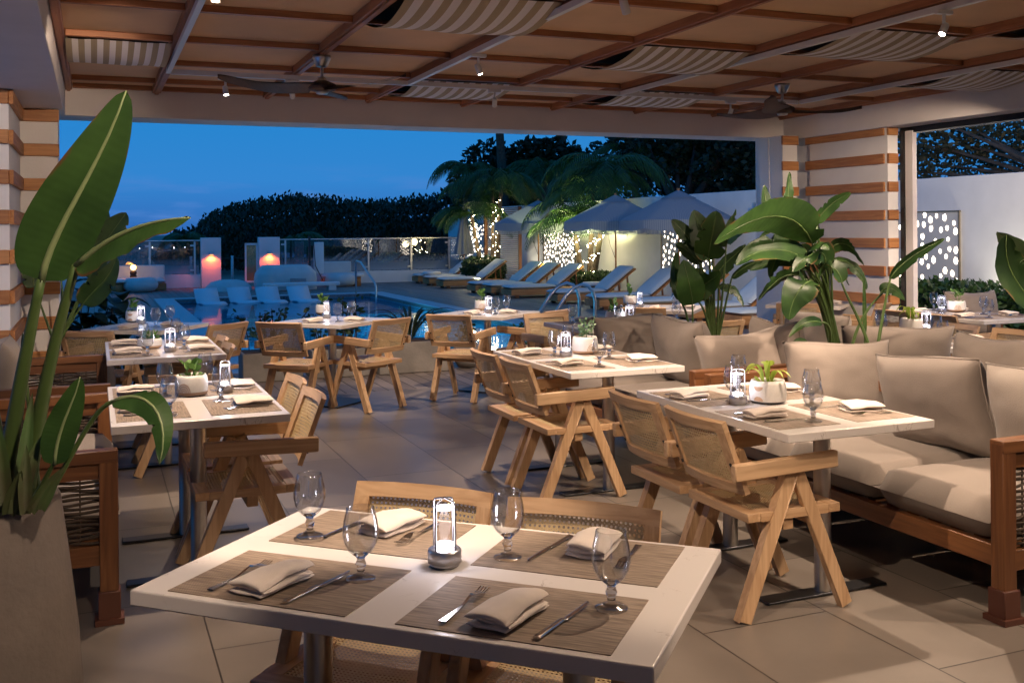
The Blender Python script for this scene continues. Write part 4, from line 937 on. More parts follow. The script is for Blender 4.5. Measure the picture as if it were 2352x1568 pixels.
plant(G(4.35,6.57,.53),'banana_plant','bird of paradise with torn dark leaves, left of the pair between the sofas',[
  (st(1630,596),[(1630,598,y1),(1620,560,y1),(1600,520,y1),(1594,482,y1)],34,(.9,.2,.1),bopd,dict(tears=4,seed=1)),
  (st(1628,590),[(1626,592,y1),(1632,560,7.5),(1640,520,7.4),(1646,484,7.4)],36,(.9,-.2,0),bopd,dict(tears=4,seed=2)),
  ([(1590,800,7.6),(1592,740,7.6),(1590,697,y1)],[(1590,700,y1),(1588,660,7.5),(1578,640,7.5),(1570,596,7.5)],34,(.9,.2,0),bop,dict(tears=0,fold=.1)),
  (st(1600,690),[(1597,690,y1),(1612,640,y1),(1640,650,y1),(1655,622,7.4)],28,(.5,.1,-.8),bopd,dict(tears=3,seed=5)),
  (st(1560,690,1590),[(1562,690,y1),(1548,650,y1),(1545,610,y1),(1556,578,y1)],16,(.8,.4,0),bopd,dict(tears=1)),
  (st(1600,560),[(1605,570,y1),(1580,548,y1),(1560,520,y1),(1542,505,y1)],20,(.4,.2,.8),bopd,dict(tears=3,seed=7)),
  (st(1610,600),[(1610,606,y1),(1590,585,y1),(1575,570,y1),(1552,560,y1)],22,(.3,.3,-.8),bopd,dict(tears=3,seed=8)),
  (st(1640,640,1636),[(1640,640,7.75),(1660,600,7.75),(1690,590,7.75),(1712,560,7.7)],22,(0.8,.4,-0.3),bopd,dict(seed=50,tears=4,wave=.06)),
  (st(1620,640,1639),[(1620,640,7.75),(1590,610,7.75),(1560,620,7.75),(1540,660,7.7)],20,(0.6,.4,-0.1),bopd,dict(seed=51,tears=4,wave=.06)),
  (st(1635,560,1642),[(1635,560,7.75),(1650,530,7.75),(1680,510,7.75),(1690,480,7.7)],20,(0.4,.4,0.1),bopd,dict(seed=52,tears=4,wave=.06)),
  (st(1650,660,1645),[(1650,660,7.75),(1680,650,7.75),(1700,670,7.75),(1708,705,7.7)],16,(0.2,.4,0.3),bopd,dict(seed=53,tears=4,wave=.06)),
  (st(1680,640,1645),[(1680,640,y1),(1700,615,y1),(1730,600,y1),(1770,596,y1)],14,(.2,.6,.6),bopd,dict(tears=2,seed=9)),
  (st(1668,560,1645),[(1668,560,y1),(1680,530,y1),(1700,520,7.3),(1740,515,7.2)],22,(.2,.6,.6),bop,dict(tears=2,seed=10)),
 ])
y2=6.2
def s2(x,y,b=1925): return [(b,830,6.4),(b-25,720,6.35),((b+x)/2,(700+y)/2,6.3),(x,y,y2)]
plant(G(4.35,5.12,.53),'banana_plant','tallest bird of paradise with a bright green leaf, right of the pair between the sofas',[
  (s2(1866,560),[(1866,560,y2),(1830,470,5.9),(1740,480,5.6),(1640,560,5.4)],50,(.1,.7,-.5),bop,dict(tears=1,fold=.12,seed=1)),
  (s2(1858,600),[(1858,600,y2),(1800,560,6.1),(1740,565,6.0),(1690,610,6.0)],36,(.1,.6,.7),bopd,dict(tears=4,seed=2)),
  (s2(1800,530),[(1800,532,y2),(1806,480,y2),(1812,440,y2),(1813,395,y2)],15,(.9,.3,0),bop,dict(tears=6,seed=3,wave=.1)),
  (s2(1775,525),[(1775,530,y2),(1765,490,y2),(1755,460,y2),(1756,425,y2)],17,(.9,.3,0),bopd,dict(tears=1,seed=4)),
  (s2(1870,510),[(1872,512,y2),(1895,475,y2),(1925,455,y2),(1955,443,y2)],19,(.3,.4,-.8),bop,dict(tears=3,seed=5)),
  (s2(1860,620),[(1860,620,y2),(1820,585,y2),(1770,600,y2),(1722,622,y2)],17,(.2,.5,.8),bopd,dict(tears=3,seed=6)),
  (s2(1890,600),[(1895,605,y2),(1900,575,y2),(1870,560,6.1),(1820,625,6.0)],30,(.7,.4,.3),bopd,dict(tears=4,seed=7)),
  (s2(1860,640),[(1862,645,6.1),(1840,650,6.0),(1815,690,6.0),(1812,735,6.0)],38,(.9,.2,0),bopd,dict(tears=1,fold=.1,seed=8)),
  ([(1895,830,6.3),(1920,760,6.2),(1900,735,6.1),(1888,742,6.1)],[(1888,742,6.1),(1860,730,6.0),(1835,745,6.0),(1812,775,6.0)],12,(.2,.5,.8),bopd,dict(seed=9)),
  ([(2010,830,6.1),(2025,740,6.1),(2035,680,6.1),(2045,640,6.1)],[(2043,640,6.1),(2070,600,6.1),(2120,570,6.1),(2170,548,6.1)],17,(.3,.4,-.8),bopd,dict(seed=10,tears=1)),
  ([(2005,830,6.1),(1985,740,6.1),(1945,690,6.1),(1932,645,6.1)],[(1934,650,6.1),(1925,610,6.1),(1900,600,6.1),(1880,640,6.1)],24,(.7,.4,.2),bopd,dict(seed=11,tears=3)),
  ([(1950,830,6.2),(1960,760,6.2),(1985,710,6.2),(2030,670,6.2)],[(2020,680,6.2),(2030,650,6.2),(2060,660,6.2),(2078,690,6.2)],17,(.5,.3,.7),bopd,dict(seed=12,tears=2)),
  ([(1988,830,6.2),(1988,790,6.2),(1986,760,6.2)],[(1986,770,6.2),(1985,720,6.2),(1984,680,6.2),(1984,624,6.2)],6,(.9,.3,0),bop,dict(tears=0)),
  ([(1905,830,6.3),(1880,800,6.2),(1855,795,6.2),(1850,798,6.2)],[(1852,798,6.2),(1840,780,6.2),(1825,790,6.2),(1816,808,6.2)],13,(.5,.3,.7),bopd,dict(tears=0)),
  (s2(1900,580,1918),[(1900,580,6.5),(1930,540,6.5),(1960,560,6.5),(1985,610,6.45)],20,(0.3,.4,-0.6),bopd,dict(seed=30,tears=4,wave=.06)),
  (s2(1850,640,1921),[(1850,640,6.5),(1815,615,6.5),(1780,640,6.5),(1742,690,6.45)],20,(0.4,.4,-0.3),bopd,dict(seed=31,tears=4,wave=.06)),
  (s2(1875,560,1924),[(1875,560,6.5),(1850,520,6.5),(1800,515,6.5),(1745,545,6.45)],24,(0.5,.4,0.0),bopd,dict(seed=32,tears=4,wave=.06)),
  (s2(1905,600,1927),[(1905,600,6.5),(1950,590,6.5),(1985,620,6.5),(1990,665,6.45)],17,(0.6,.4,0.3),bopd,dict(seed=33,tears=4,wave=.06)),
  (s2(1840,600,1930),[(1840,600,6.5),(1790,570,6.5),(1740,570,6.5),(1700,585,6.45)],20,(0.3,.4,0.6),bopd,dict(seed=34,tears=4,wave=.06)),
  (s2(1880,620,1933),[(1880,620,6.5),(1900,600,6.5),(1935,610,6.5),(1950,655,6.45)],20,(0.4,.4,-0.6),bopd,dict(seed=35,tears=4,wave=.06)),
  (s2(1865,590,1936),[(1865,590,6.5),(1845,560,6.5),(1835,600,6.5),(1850,655,6.45)],24,(0.5,.4,-0.3),bopd,dict(seed=36,tears=4,wave=.06)),
  (s2(1855,590,1932),[(1855,590,y2),(1850,575,y2),(1880,540,6.1),(1905,575,6.1)],22,(.6,.4,.4),bop,dict(seed=14,tears=3)),
  (s2(1830,575,1915),[(1830,575,y2),(1800,560,y2),(1780,585,y2),(1768,640,6.1)],20,(.8,.3,.2),bopd,dict(seed=15,tears=3)),
 ])
plant(G(4.35,3.35,.53),'banana_plant','dark broad leaf reaching in from the right edge above the sofa',[
  ([(2620,900,4.8),(2560,800,4.7),(2420,730,4.6)],[(2420,735,4.6),(2350,680,4.6),(2300,620,4.6),(2312,540,4.6)],68,(.8,.3,-.5),bopd,dict(tears=2,fold=.1,seed=3)),
  ([(2620,900,4.8),(2560,760,4.75),(2440,660,4.7)],[(2440,670,4.7),(2380,620,4.7),(2330,570,4.7),(2290,532,4.7)],55,(.6,.3,-.7),bopd,dict(tears=1,fold=.1,seed=4)),
  ([(2620,900,4.8),(2700,700,4.75),(2740,560,4.7)],[(2740,560,4.7),(2750,480,4.7),(2770,400,4.7),(2790,330,4.7)],55,(.9,.3,-.2),bopd,dict(tears=1)),
 ])
# leafy shrubs in planter boxes
def shrub(lab,loc,w,d,h,n,L,mm,box=None,zb=.0,droop=.3,seed=1,name='leafy_shrub'):
    rn=random.Random(seed)
    if box:
        bt=thing('planter_box',box[0],'planter',loc,GT,'low grey planters by the pool')
        m=MB(); m.box((0,0,box[3]/2),(box[1],box[2],box[3]),bev=.008); m.build('box',greyplant,bt); m=MB(); m.box((0,0,box[3]+.002),(box[1]-.05,box[2]-.05,.01)); m.build('soil',soil,bt); zb=box[3]
    t=thing(name,lab,'shrub',V(loc)+V((0,0,zb)),GT)
    m=MB(); ml=MB(); k=max(4,n//14)
    for i in range(k):
        b=V((rn.uniform(-.4,.4)*w,rn.uniform(-.35,.35)*d,0)); tip=V((b.x*1.3+rn.uniform(-.15,.15)*w,b.y*1.3,rn.uniform(.45,1)*h)); P=bez([b,V((b.x,b.y,tip.z*.6)),tip],6); m.tube(P,.006,5)
        for j in range(n//k):
            q=P[rn.randint(2,6)]+V((rn.gauss(0,.05)*w,rn.gauss(0,.05)*w,rn.gauss(0,.05)*h)); a=rn.uniform(0,6.28)
            if L>.09: add_leaf(ml,[q,q+V((math.cos(a),math.sin(a),.5))*L*.5,q+V((math.cos(a),math.sin(a),-droop))*L],L*.36,nu=5,nv=2,fold=.2,prof=lambda x:math.sin(pi*min(1,x+.02)**.75)**.7)
            else: small_leaf(ml,q,(math.cos(a),math.sin(a),rn.uniform(-.2,.9)),L,L*.3)
    m.build('stems',barkd,t); ml.build('foliage',mm,t,fix=False); return t
shrub('dark broad leaved bush behind the far left table, nearest the column',G(-.75,10.3),1.2,.7,1.25,190,.27,leafd,seed=2)
shrub('dark broad leaved bush at the left edge of the pool deck',G(-.05,10.7),1.1,.7,1.05,170,.25,leafd,seed=3)
shrub('dark broad leaved bush just behind the far left table top',G(.75,10.6),1.0,.5,.55,90,.22,leafd,seed=4)
shrub('dark leafy bush near the left column foot',G(-.75,9.75),0.8,.5,.95,110,.22,leafd,seed=9)
shrub('glossy small leaved shrub in the leftmost pool side planter',G(1.72,10.95),.6,.4,.42,170,.06,leafh,('grey planter box leftmost of the three by the pool',.62,.36,.30),seed=5)
shrub('glossy small leaved shrub in the middle pool side planter',G(2.45,10.95),.62,.4,.52,190,.06,leafh,('grey planter box between the two others by the pool',.66,.36,.30),seed=6)
# spiky plant
bt=thing('planter_box','wider grey planter box at the right, holding the spiky plant','planter',G(3.25,10.95),GT,'low grey planters by the pool')
m=MB(); m.box((0,0,.17),(.80,.38,.34),bev=.008); m.build('box',greyplant,bt); m=MB(); m.box((0,0,.342),(.75,.33,.01)); m.build('soil',soil,bt)
t=thing('spiky_plant','dark spiky plant with arching strap leaves beside the pool','plant',G(3.25,10.95,.35),GT)
m=MB()
for k in range(26):
    a=RN.uniform(0,6.28); L=RN.uniform(.35,.65); d=V((math.cos(a),math.sin(a),0)); add_leaf(m,[V((0,0,0))+d*.04,d*L*.4+V((0,0,L*.8)),d*L*1.0+V((0,0,L*.45))],.017,nu=8,nv=2,fold=.5)
m.build('foliage',leafd,t,fix=False)
for (u,v,lab) in ((3.92,10.95,'small round grey bowl planter behind the pool table right of centre'),(4.45,10.5,'round grey pot beyond the cane chairs in the centre')):
    bt=thing('round_pot',lab,'planter',G(u,v),0); m=MB(); m.lathe([(0,.01),(.10,.01),(.145,.08),(.155,.18),(.125,.28),(.11,.28),(.11,.25),(0,.25)],24); m.build('pot',greyplant,bt)
    tt=thing('leafy_shrub','little dark shrub in the '+lab.split(' behind')[0].split(' beyond')[0]+(' centre' if 'beyond' in lab else ''),'shrub',G(u,v,.25),0); m=MB()
    for k in range(70):
        a=RN.uniform(0,6.28); small_leaf(m,V((RN.gauss(0,.05),RN.gauss(0,.05),RN.uniform(0,.25))),(math.cos(a),math.sin(a),.6),.06,.016)
    m.build('foliage',leafh,tt,fix=False)
# ================================================================ POOL GARDEN
def lounger():
    t=thing('sun_lounger','','sun lounger',group='sun loungers along the white wall')
    m=MB(); m.box((.95,-.30,.13),(1.86,.04,.14),bev=.006); m.box((.95,.30,.13),(1.86,.04,.14),bev=.006); m.box((.04,0,.13),(.04,.56,.14)); m.box((1.86,0,.13),(.04,.56,.14)); m.box((.95,0,.19),(1.8,.55,.02)); m.build('frame',cedx,t)
    for x in (.18,1.72):
        for y in (-.26,.26):
            m=MB(); m.box((x,y,.03),(.10,.06,.06)); m.build('leg',teakz,t)
    m=MB(); cushion(m,(.60,0,.245),(1.20,.64,.085)); m.build('seat_cushion',towel,t)
    m=MB(); cushion(m,(.42,0,0),(.84,.64,.085)); R=Matrix.Translation((1.17,0,.27))@Matrix.Rotation(-rad(36),4,'Y'); m.bm.transform(R); b=m.build('back_cushion',towel,t)
    m=MB(); m.box((.42,0,-.075),(.84,.58,.03)); m.bm.transform(R); m.build('back_frame',cedx,b)
    m=MB(); m.beam((1.75,-.2,.20),(1.72,-.2,.56),.03,.03); m.build('back_prop',teakz,b); m=MB(); m.beam((1.75,.2,.20),(1.72,.2,.56),.03,.03); m.build('back_prop',teakz,b)
    return t
lb=None
LV=[(8.85,29.3,'farthest sun lounger, next to the glass fence'),(8.75,27.9,'second sun lounger from the glass fence'),(8.7,26.5,'third sun lounger from the glass fence, in front of the first side table'),
 (8.7,24.0,'sun lounger with raised back just right of the dark round bush'),(8.75,23.05,'sun lounger left of the second side table'),(8.8,21.9,'sun lounger in front of the middle open umbrella'),
 (8.95,19.7,'sun lounger left of the third side table'),(9.0,17.9,'sun lounger right of the third side table'),(9.1,16.4,'sun lounger partly behind the torn leaves'),(9.2,14.9,'sun lounger visible between the two plants'),(9.2,13.5,'nearest sun lounger, beside the white pilaster')]
for k,(u,v,lab) in enumerate(LV):
    if lb is None: lb=lounger(); place(lb,G(u,v),GT,lab)
    else: dup(lb,G(u,v),GT+RN.uniform(-.02,.02),lab)
def stool():
    t=thing('side_table','','side table',group='round stone topped side tables')
    m=MB(); m.lathe([(0,0),(.175,0),(.175,.27),(0,.27)],24); m.build('drum_base',cedx,t)
    m=MB(); m.lathe([(0,.27),(.265,.27),(.275,.285),(.275,.34),(.262,.352),(0,.352)],32); m.build('stone_top',white,t); return t
s0=stool(); place(s0,G(9.3,29.0),0,'round side table nearest the glass fence, among the far loungers')
dup(s0,G(10.65,25.3),0,'round side table between the middle sun loungers'); dup(s0,G(10.65,21.0),0,'round side table beside the bush with lit palm trunks')
dup(s0,G(6.95,28.9),0,'round side table beside the white pouf by the fence'); dup(s0,G(.55,28.9),0,'square topped side table in front of the left daybed')
# umbrellas
def umb_mat():
    m=mat('striped_umbrella_canvas',(.42,.43,.46),.9); t=m.node_tree; p=t.nodes['Principled BSDF']; tcn=N(t,'ShaderNodeTexCoord'); s=N(t,'ShaderNodeSeparateXYZ'); t.links.new(tcn.outputs['UV'],s.inputs[0])
    a=N(t,'ShaderNodeMath',operation='MULTIPLY'); a.inputs[1].default_value=24*52.; t.links.new(s.outputs[0],a.inputs[0]); sn=N(t,'ShaderNodeMath',operation='SINE'); t.links.new(a.outputs[0],sn.inputs[0])
    r=N(t,'ShaderNodeMapRange'); r.inputs[1].default_value=-.3; r.inputs[2].default_value=.3; t.links.new(sn.outputs[0],r.inputs[0]); x=N(t,'ShaderNodeMixRGB'); x.inputs[1].default_value=(.24,.27,.33,1); x.inputs[2].default_value=(.35,.37,.41,1); t.links.new(r.outputs[0],x.inputs[0]); t.links.new(x.outputs[0],p.inputs['Base Color'])
    o=[q for q in t.nodes if q.type=='OUTPUT_MATERIAL'][0]; tr=N(t,'ShaderNodeBsdfTranslucent'); t.links.new(x.outputs[0],tr.inputs[0]); ms=N(t,'ShaderNodeMixShader'); ms.inputs[0].default_value=.25; t.links.new(p.outputs[0],ms.inputs[1]); t.links.new(tr.outputs[0],ms.inputs[2]); t.links.new(ms.outputs[0],o.inputs[0]); return m
um=umb_mat()
def umbrella(r=1.24,zr=1.74,zt=2.34):
    t=thing('pool_umbrella','','umbrella',group='fringed umbrellas over the sun loungers')
    m=MB(); m.tube([(0,0,.04),(0,0,zt+.02)],.02,10); m.tube([(0,0,zt+.01),(0,0,zt+.06)],.03,8); m.build('pole',cedx,t)
    m=MB(); m.lathe([(0,0),(.25,0),(.25,.05),(.05,.07),(.035,.25),(0,.25)],24); m.build('base',whitep,t)
    def rim(a,q,z,sag):
        k=8; th=2*pi*a; s=(a*k)%1; R=math.cos(pi/k)/math.cos((s-.5)*2*pi/k); R=R*.6+.4*1
        return V((math.cos(th)*r*q*(1-(1-R)*q),math.sin(th)*r*q*(1-(1-R)*q),z-sag*math.sin(pi*s)))
    m=MB()
    m.grid(lambda a,b:rim(a,.03+.97*b,zt-(zt-zr)*(b**1.0),-.0*b),64,8,uvf=lambda a,b:(a,b))
    m.build('canopy',um,t,fix=False)
    m=MB(); m.grid(lambda a,b:rim(a,.30*b,zt+.03-(zt-zr)*.30*b,0),32,2,uvf=lambda a,b:(a,b)); m.build('vent_cap',um,t,fix=False)
    m=MB(); m.grid(lambda a,b:rim(a,1.0+.012*b,zr-.17*b-(.05*abs(math.sin(pi*a*8))*b),0),128,3,uvf=lambda a,b:(a,b))
    va=m.build('valance',um,t,fix=False)
    m=MB()
    for i in range(420):
        a=i/420; p=rim(a,1.013,zr-.17-.05*abs(math.sin(pi*a*8)),0); q=rim(a+.0012,1.013,p.z,0); m.face([p,q,q-V((0,0,.085)),p-V((0,0,.085))])
    m.build('fringe',um,va,fix=False)
    m=MB()
    for k in range(8):
        a=k/8; m.tube([rim(a,.03,zt-.05,0),rim(a,.5,zt-.04-(zt-zr)*.55,0),rim(a,.99,zr-.03,0)],.008,5,cap=False); m.tube([V((0,0,zr+.15)),rim(a,.55,zt-.03-(zt-zr)*.59,0)],.006,5,cap=False)
    m.build('ribs',cedx,t)
    m=MB(); m.tube([V((-.03,0,zr+.12))]+[V((-.03-.13*math.sin(pi*k/10),.02,zr+.12-.9*k/10)) for k in range(1,10)]+[V((-.02,0,.9))],.006,5); m.build('pull_cord',rope,t)
    return t
u0=umbrella(); place(u0,G(11.25,21.07),rad(12),'open fringed umbrella in the middle, left of the largest one')
dup(u0,G(11.15,25.3),rad(30),'open fringed umbrella partly hidden by palm fronds')
dup(u0,G(11.25,18.3),rad(3),'open fringed umbrella at right, the largest in view')
t=thing('closed_umbrella','closed fringed umbrella by the far loungers','umbrella',atY(1023,650,30.3).to_3d()*0+G(10.4,29.2))
m=MB(); m.tube([(0,0,0),(0,0,2.3)],.02,8); m.build('pole',cedx,t)
m=MB(); m.grid(lambda a,b:V((math.cos(2*pi*a)*(.03+.22*b**.8)*(1+.25*math.cos(16*pi*a)*b),math.sin(2*pi*a)*(.03+.22*b**.8)*(1+.25*math.cos(16*pi*a)*b),2.3-1.45*b)),64,8,uvf=lambda a,b:(a,b)); m.build('canopy',um,t)
# white wall with glowing panels
WU=12.2
t=thing('garden_wall','long high white garden wall behind the sun loungers','wall',(0,0,0),GT)
m=MB(); m.box((WU+.1,20.5,1.16),(.2,31,2.32),bev=.01); m.build('wall',white,t)
t=thing('slatted_screen','tall slatted shower screen between the palms','screen',G(11.35,28.4),GT)
for s in (-1,1): m=MB(); m.box((s*.55,0,1.14),(.09,.09,2.28)); m.build('post',teakz,t)
m=MB()
for k in range(38): m.box((0,.0,.08+k*.058),(1.02,.02,.032))
m.build('slats',mat('weathered_slat',(.26,.23,.20),.7,var=.2,vs=8),t)
def pebble_panel(v0,v1,z0,z1,lab,n,sz,seed,framecol):
    t=thing('light_panel',lab,'light panel',(0,0,0),GT,'perforated glowing wall panels'); rn=random.Random(seed)
    uf=WU-.035
    m=MB(); m.box((WU-.018,(v0+v1)/2,(z0+z1)/2),(.034,v1-v0,z1-z0)); m.build('panel',mat('panel_grey',(.58,.56,.53),.6),t)
    m=MB()
    for (c,d) in (((uf,(v0+v1)/2,z1),(.03,v1-v0+.04,.025)),((uf,v0,(z0+z1)/2),(.03,.025,z1-z0)),((uf,v1,(z0+z1)/2),(.03,.025,z1-z0))): m.box(c,d)
    m.build('frame',framecol,t)
    m=MB(); pts=[]; tries=0
    cl=[(rn.uniform(v0,v1),rn.uniform(z0,z1)) for _ in range(n//9+2)]
    while len(pts)<n and tries<9000:
        tries+=1
        if rn.random()<.5: c=rn.choice(cl); a=rn.gauss(c[0],.22); b=rn.gauss(c[1],.2)
        else: a=rn.uniform(v0+.06,v1-.06); b=rn.uniform(z0+.05,z1-.05)
        if not(v0+.06<a<v1-.06 and z0+.04<b<z1-.04): continue
        if any((a-q[0])**2+(b-q[1])**2<(sz*3.1)**2 for q in pts): continue
        pts.append((a,b))
    for (a,b) in pts:
        k=rn.randint(5,7); r0=sz*rn.uniform(.75,1.15); ph=rn.uniform(0,6)
        m.face([(uf-.0035,a+math.cos(ph+6.283*i/k)*r0*rn.uniform(.8,1.05)*1.0,b+math.sin(ph+6.283*i/k)*r0*rn.uniform(1.05,1.45)) for i in range(k)])
    m.build('cutouts',holem,t)
brz=mat('bronze_trim',(.35,.27,.18),.4,.6)
pebble_panel(31.9,33.9,.55,1.80,'glowing perforated panel farthest left, behind the palm trunks',80,.034,1,brz)
pebble_panel(25.1,27.25,.52,1.75,'glowing perforated panel in the centre, behind the middle umbrella',125,.034,2,brz)
pebble_panel(18.4,20.55,.52,1.72,'glowing perforated panel half hidden by the torn plant leaves',110,.035,3,brz)
pebble_panel(11.76,13.75,.55,1.79,'glowing perforated panel seen through the right hand opening',72,.040,5,brz)
# ground uplights, inferred from the wash of light on the wall
def washer(v,e_,lab,col=(1,.93,.74)):
    e_*=1.8; s=thing('garden_uplight',lab,'garden light',G(WU-.27,v,0),GT,'garden uplights'); m=MB(); m.lathe([(0,0),(.05,0),(.05,.08),(.04,.09),(0,.085)],14); m.build('housing',dark,s)
    m=MB(); m.lathe([(0,.092),(.038,.092),(.038,.094),(0,.094)],14); m.build('lens',bulbm,s)
    L=bpy.data.lights.new('uplight','SPOT'); L.energy=e_; L.color=col; L.spot_size=rad(140); L.spot_blend=.9; L.shadow_soft_size=.05; lo=bpy.data.objects.new('uplight',L); COL.objects.link(lo); lo.parent=s; lo.location=(0,0,.12); lo.rotation_euler=(0,rad(180-14),0)
washer(22.7,34,'small ground light washing the wall between the two centre glowing panels'); washer(15.6,26,'small ground light washing the wall right of the umbrellas'); washer(10.6,60,'small ground light washing the wall seen through the right hand opening'); washer(8.2,60,'small ground light washing the wall at the right edge'); washer(27.9,16,'small ground light behind the slatted screen')
def fill(u,v,z,tu,tv,tz,e_,ang,lab,col=(1,.79,.58)):  # added fill lamps outside the pavilion, to warm wall, tree and loungers
    s=thing('added_fill_light',lab,'flood light',G(u,v,z),GT,'flood lights added outside the pavilion'); m=MB(); m.box((0,0,0),(.12,.10,.09),bev=.006); m.box((0,0,.07),(.03,.03,.08)); m.build('housing',whitep,s)
    L=bpy.data.lights.new('fill','SPOT'); L.energy=e_; L.color=col; L.spot_size=rad(ang); L.spot_blend=.8; L.shadow_soft_size=.06; lo=bpy.data.objects.new('fill',L); COL.objects.link(lo)
    p=G(u,v,z); d=(G(tu,tv,tz)-p).normalized(); lo.location=p+d*.12; lo.rotation_euler=d.to_track_quat('-Z','Y').to_euler()
fill(7.90,7.4,2.78,12.2,11.2,2.2,760,100,'flood light outside the right hand beam, added to warm the white wall')
fill(7.32,10.2,1.75,10.4,18.0,.2,420,50,'flood light outside the pool side beam, added to warm the sun loungers',(1,.88,.66))
# ---- trees, palms
def frond(m,base,a,el,L,rn,lw=.034,droop=1.,n=26):
    d=V((math.cos(a),math.sin(a),0)); P=bez([base,base+d*L*.35*math.cos(el)+V((0,0,L*.55*math.sin(el))),base+d*L*.8+V((0,0,L*(.55*math.sin(el)-.15*droop))),base+d*L*.95+V((0,0,L*(.3*math.sin(el)-.55*droop)))],n)
    m.tube(P,[.012*(1-.8*i/n)+.002 for i in range(n+1)],4,cap=False)
    for i in range(2,n+1):
        t=i/n; T=(P[i]-P[i-1]).normalized(); s=T.cross(V((0,0,1)));
        if s.length<.05: s=d.cross(V((0,0,1)))
        s.normalize(); ll=L*.36*math.sin(pi*min(1,.12+t*.86))**.6
        for sg in (-1,1):
            dr=(s*sg*.75+T*.65+V((0,0,-.25-.2*rn.random()))).normalized(); p=P[i]; q=p+dr*ll*.55; e_=p+dr*ll+V((0,0,-ll*.3)); w=T*lw
            m.face([p-w*.5,q-w*.7,e_,q+w*.7,p+w*.5],0,[(0,0),(.5,-.6),(1,0),(.5,.6),(0,0)])
def palm(lab,base,top,L,nf,seed,lights=0,mm=leafp,r=.065,name='palm_tree',fl=1.):
    rn=random.Random(seed); base=V(base); top=V(top); t=thing(name,lab,'palm tree',base)
    m=MB(); P=bez([V((0,0,0)),(top-base)*.5+V((rn.uniform(-.12,.12),0,0)),top-base],12); m.tube(P,[r*(1.25-.5*i/12) for i in range(13)],10); m.build('trunk',bark,t)
    m=MB()
    for k in range(nf): frond(m,top-base,k*2.4+rn.uniform(-.3,.3),rn.uniform(.25,1.45),L*rn.uniform(.75,1.05),rn,droop=rn.uniform(.5,1.1))
    m.build('crown',mm,t,fix=False)
    if lights:
        s=thing('string_lights','warm fairy lights wound round the '+lab,'string lights',base,0,'fairy lights on the palm trunks'); n=lights; pts=[]
        for i in range(n*4+1):
            f=fl*i/(n*4); q=P[min(12,int(f*12))].lerp(P[min(12,int(f*12)+1)],f*12-int(f*12)); a=f*n*.62*2.4; rr=r*1.1+.012; pts.append(q+V((math.cos(a)*rr,math.sin(a)*rr,.02)))
        m=MB(); m.tube(pts,.003,3,cap=False); m.build('wire',barkd,s)
        bm=None
        for i in range(n):
            q=pts[i*4+2]+V((rn.uniform(-.02,.02),rn.uniform(-.02,.02),rn.uniform(-.03,.03)))
            if BU[0] is None: mb=MB(); bmesh.ops.create_icosphere(mb.bm,subdivisions=1,radius=.013); BU[0]=mb.build('bulb',bulbm,s); c=BU[0]
            else: c=BU[0].copy(); COL.objects.link(c); c.parent=s
            c.location=q
    for z in (.5,):
        if lights:
            L_=bpy.data.lights.new('fairy_glow','POINT'); L_.energy=9; L_.color=(1,.82,.40); L_.shadow_soft_size=.12; lo=bpy.data.objects.new('fairy_glow',L_); COL.objects.link(lo); lo.parent=s; lo.location=(top-base)*.55+V((-.18,-.30,0))
    return t
BU=[None]
P=lambda x,y,Y:atY(x,y,Y)
palm('left palm trunk of the far group',P(1116,640,29.6),P(1083,492,29.6),1.35,13,1,26)
palm('middle palm trunk of the far group',P(1128,640,29.7),P(1130,440,29.7),1.6,16,2,32,fl=.85)
palm('right palm trunk of the far group',P(1143,640,29.5),P(1152,425,29.5),1.5,15,3,24,fl=.85)
palm('left palm trunk of the near group',P(1343,655,25.8),P(1318,505,25.8),1.6,14,4,24,fl=.95)
palm('middle palm trunk of the near group',P(1352,655,25.9),P(1362,440,25.9),1.75,16,5,26,fl=.62)
palm('right palm trunk of the near group',P(1360,655,25.7),P(1395,400,25.7),1.85,16,6,28,fl=.56)
palm('tall coconut palm rising out of frame above the far group',P(1172,640,36),P(1138,150,36),3.2,14,7,0,leafp,.16)
palm('dark palm behind the far group, left',P(1060,640,34),P(1075,400,34),1.4,13,8,0,leafp,.10)
palm('dark palm between the two lit groups',P(1255,640,33),P(1250,400,33),1.7,16,9,0,leafp,.10)
palm('coconut palm whose fronds hang from above in the middle',P(1300,640,38),P(1290,200,38),3.0,14,10,0,leafp,.14)
palm('dark palm behind the near group, right',P(1470,640,31),P(1455,370,31),1.7,14,11,0,leafp,.10)
palm('young dark palm beyond the left glass fence',P(395,655,33),P(425,560,33),1.15,10,12,0,leafp,.08)
palm('small dark palm just right of the second pillar',P(668,650,32),P(672,560,32),1.2,9,13,0,leafp,.05)
def blob(m,c,r,n,size,rn,flat=.8):
    for _ in range(n):
        th=rn.uniform(0,6.283); z=rn.uniform(-1,1); q=(1-z*z)**.5; R=r*(.55+.5*rn.random()**.5)
        p=c+V((math.cos(th)*q*R,math.sin(th)*q*R,z*R*flat)); d=V((rn.gauss(0,1),rn.gauss(0,1),rn.gauss(0,.6)+.3))
        if d.length<.1: d=V((0,0,1))
        small_leaf_r(m,p,d,size*rn.uniform(.7,1.3),rn)
def small_leaf_r(m,c,d,L,rn):
    d=d.normalized(); s=d.cross(V((rn.uniform(-1,1),rn.uniform(-1,1),rn.uniform(-1,1)))); 
    if s.length<1e-3: s=d.orthogonal()
    s.normalize(); w=L*.3
    m.face([c,c+d*L*.5+s*w,c+d*L,c+d*L*.5-s*w],0,[(0,0),(.5,.8),(1,0),(.5,-.8)])
def core(m,c,r,flat=.8):
    a=bmesh.ops.create_icosphere(m.bm,subdivisions=2,radius=1)
    for v in a['verts']: v.co=V(c)+V((v.co.x*r,v.co.y*r,v.co.z*r*flat))*(1+.25*noise.noise(v.co*2+V(c)))
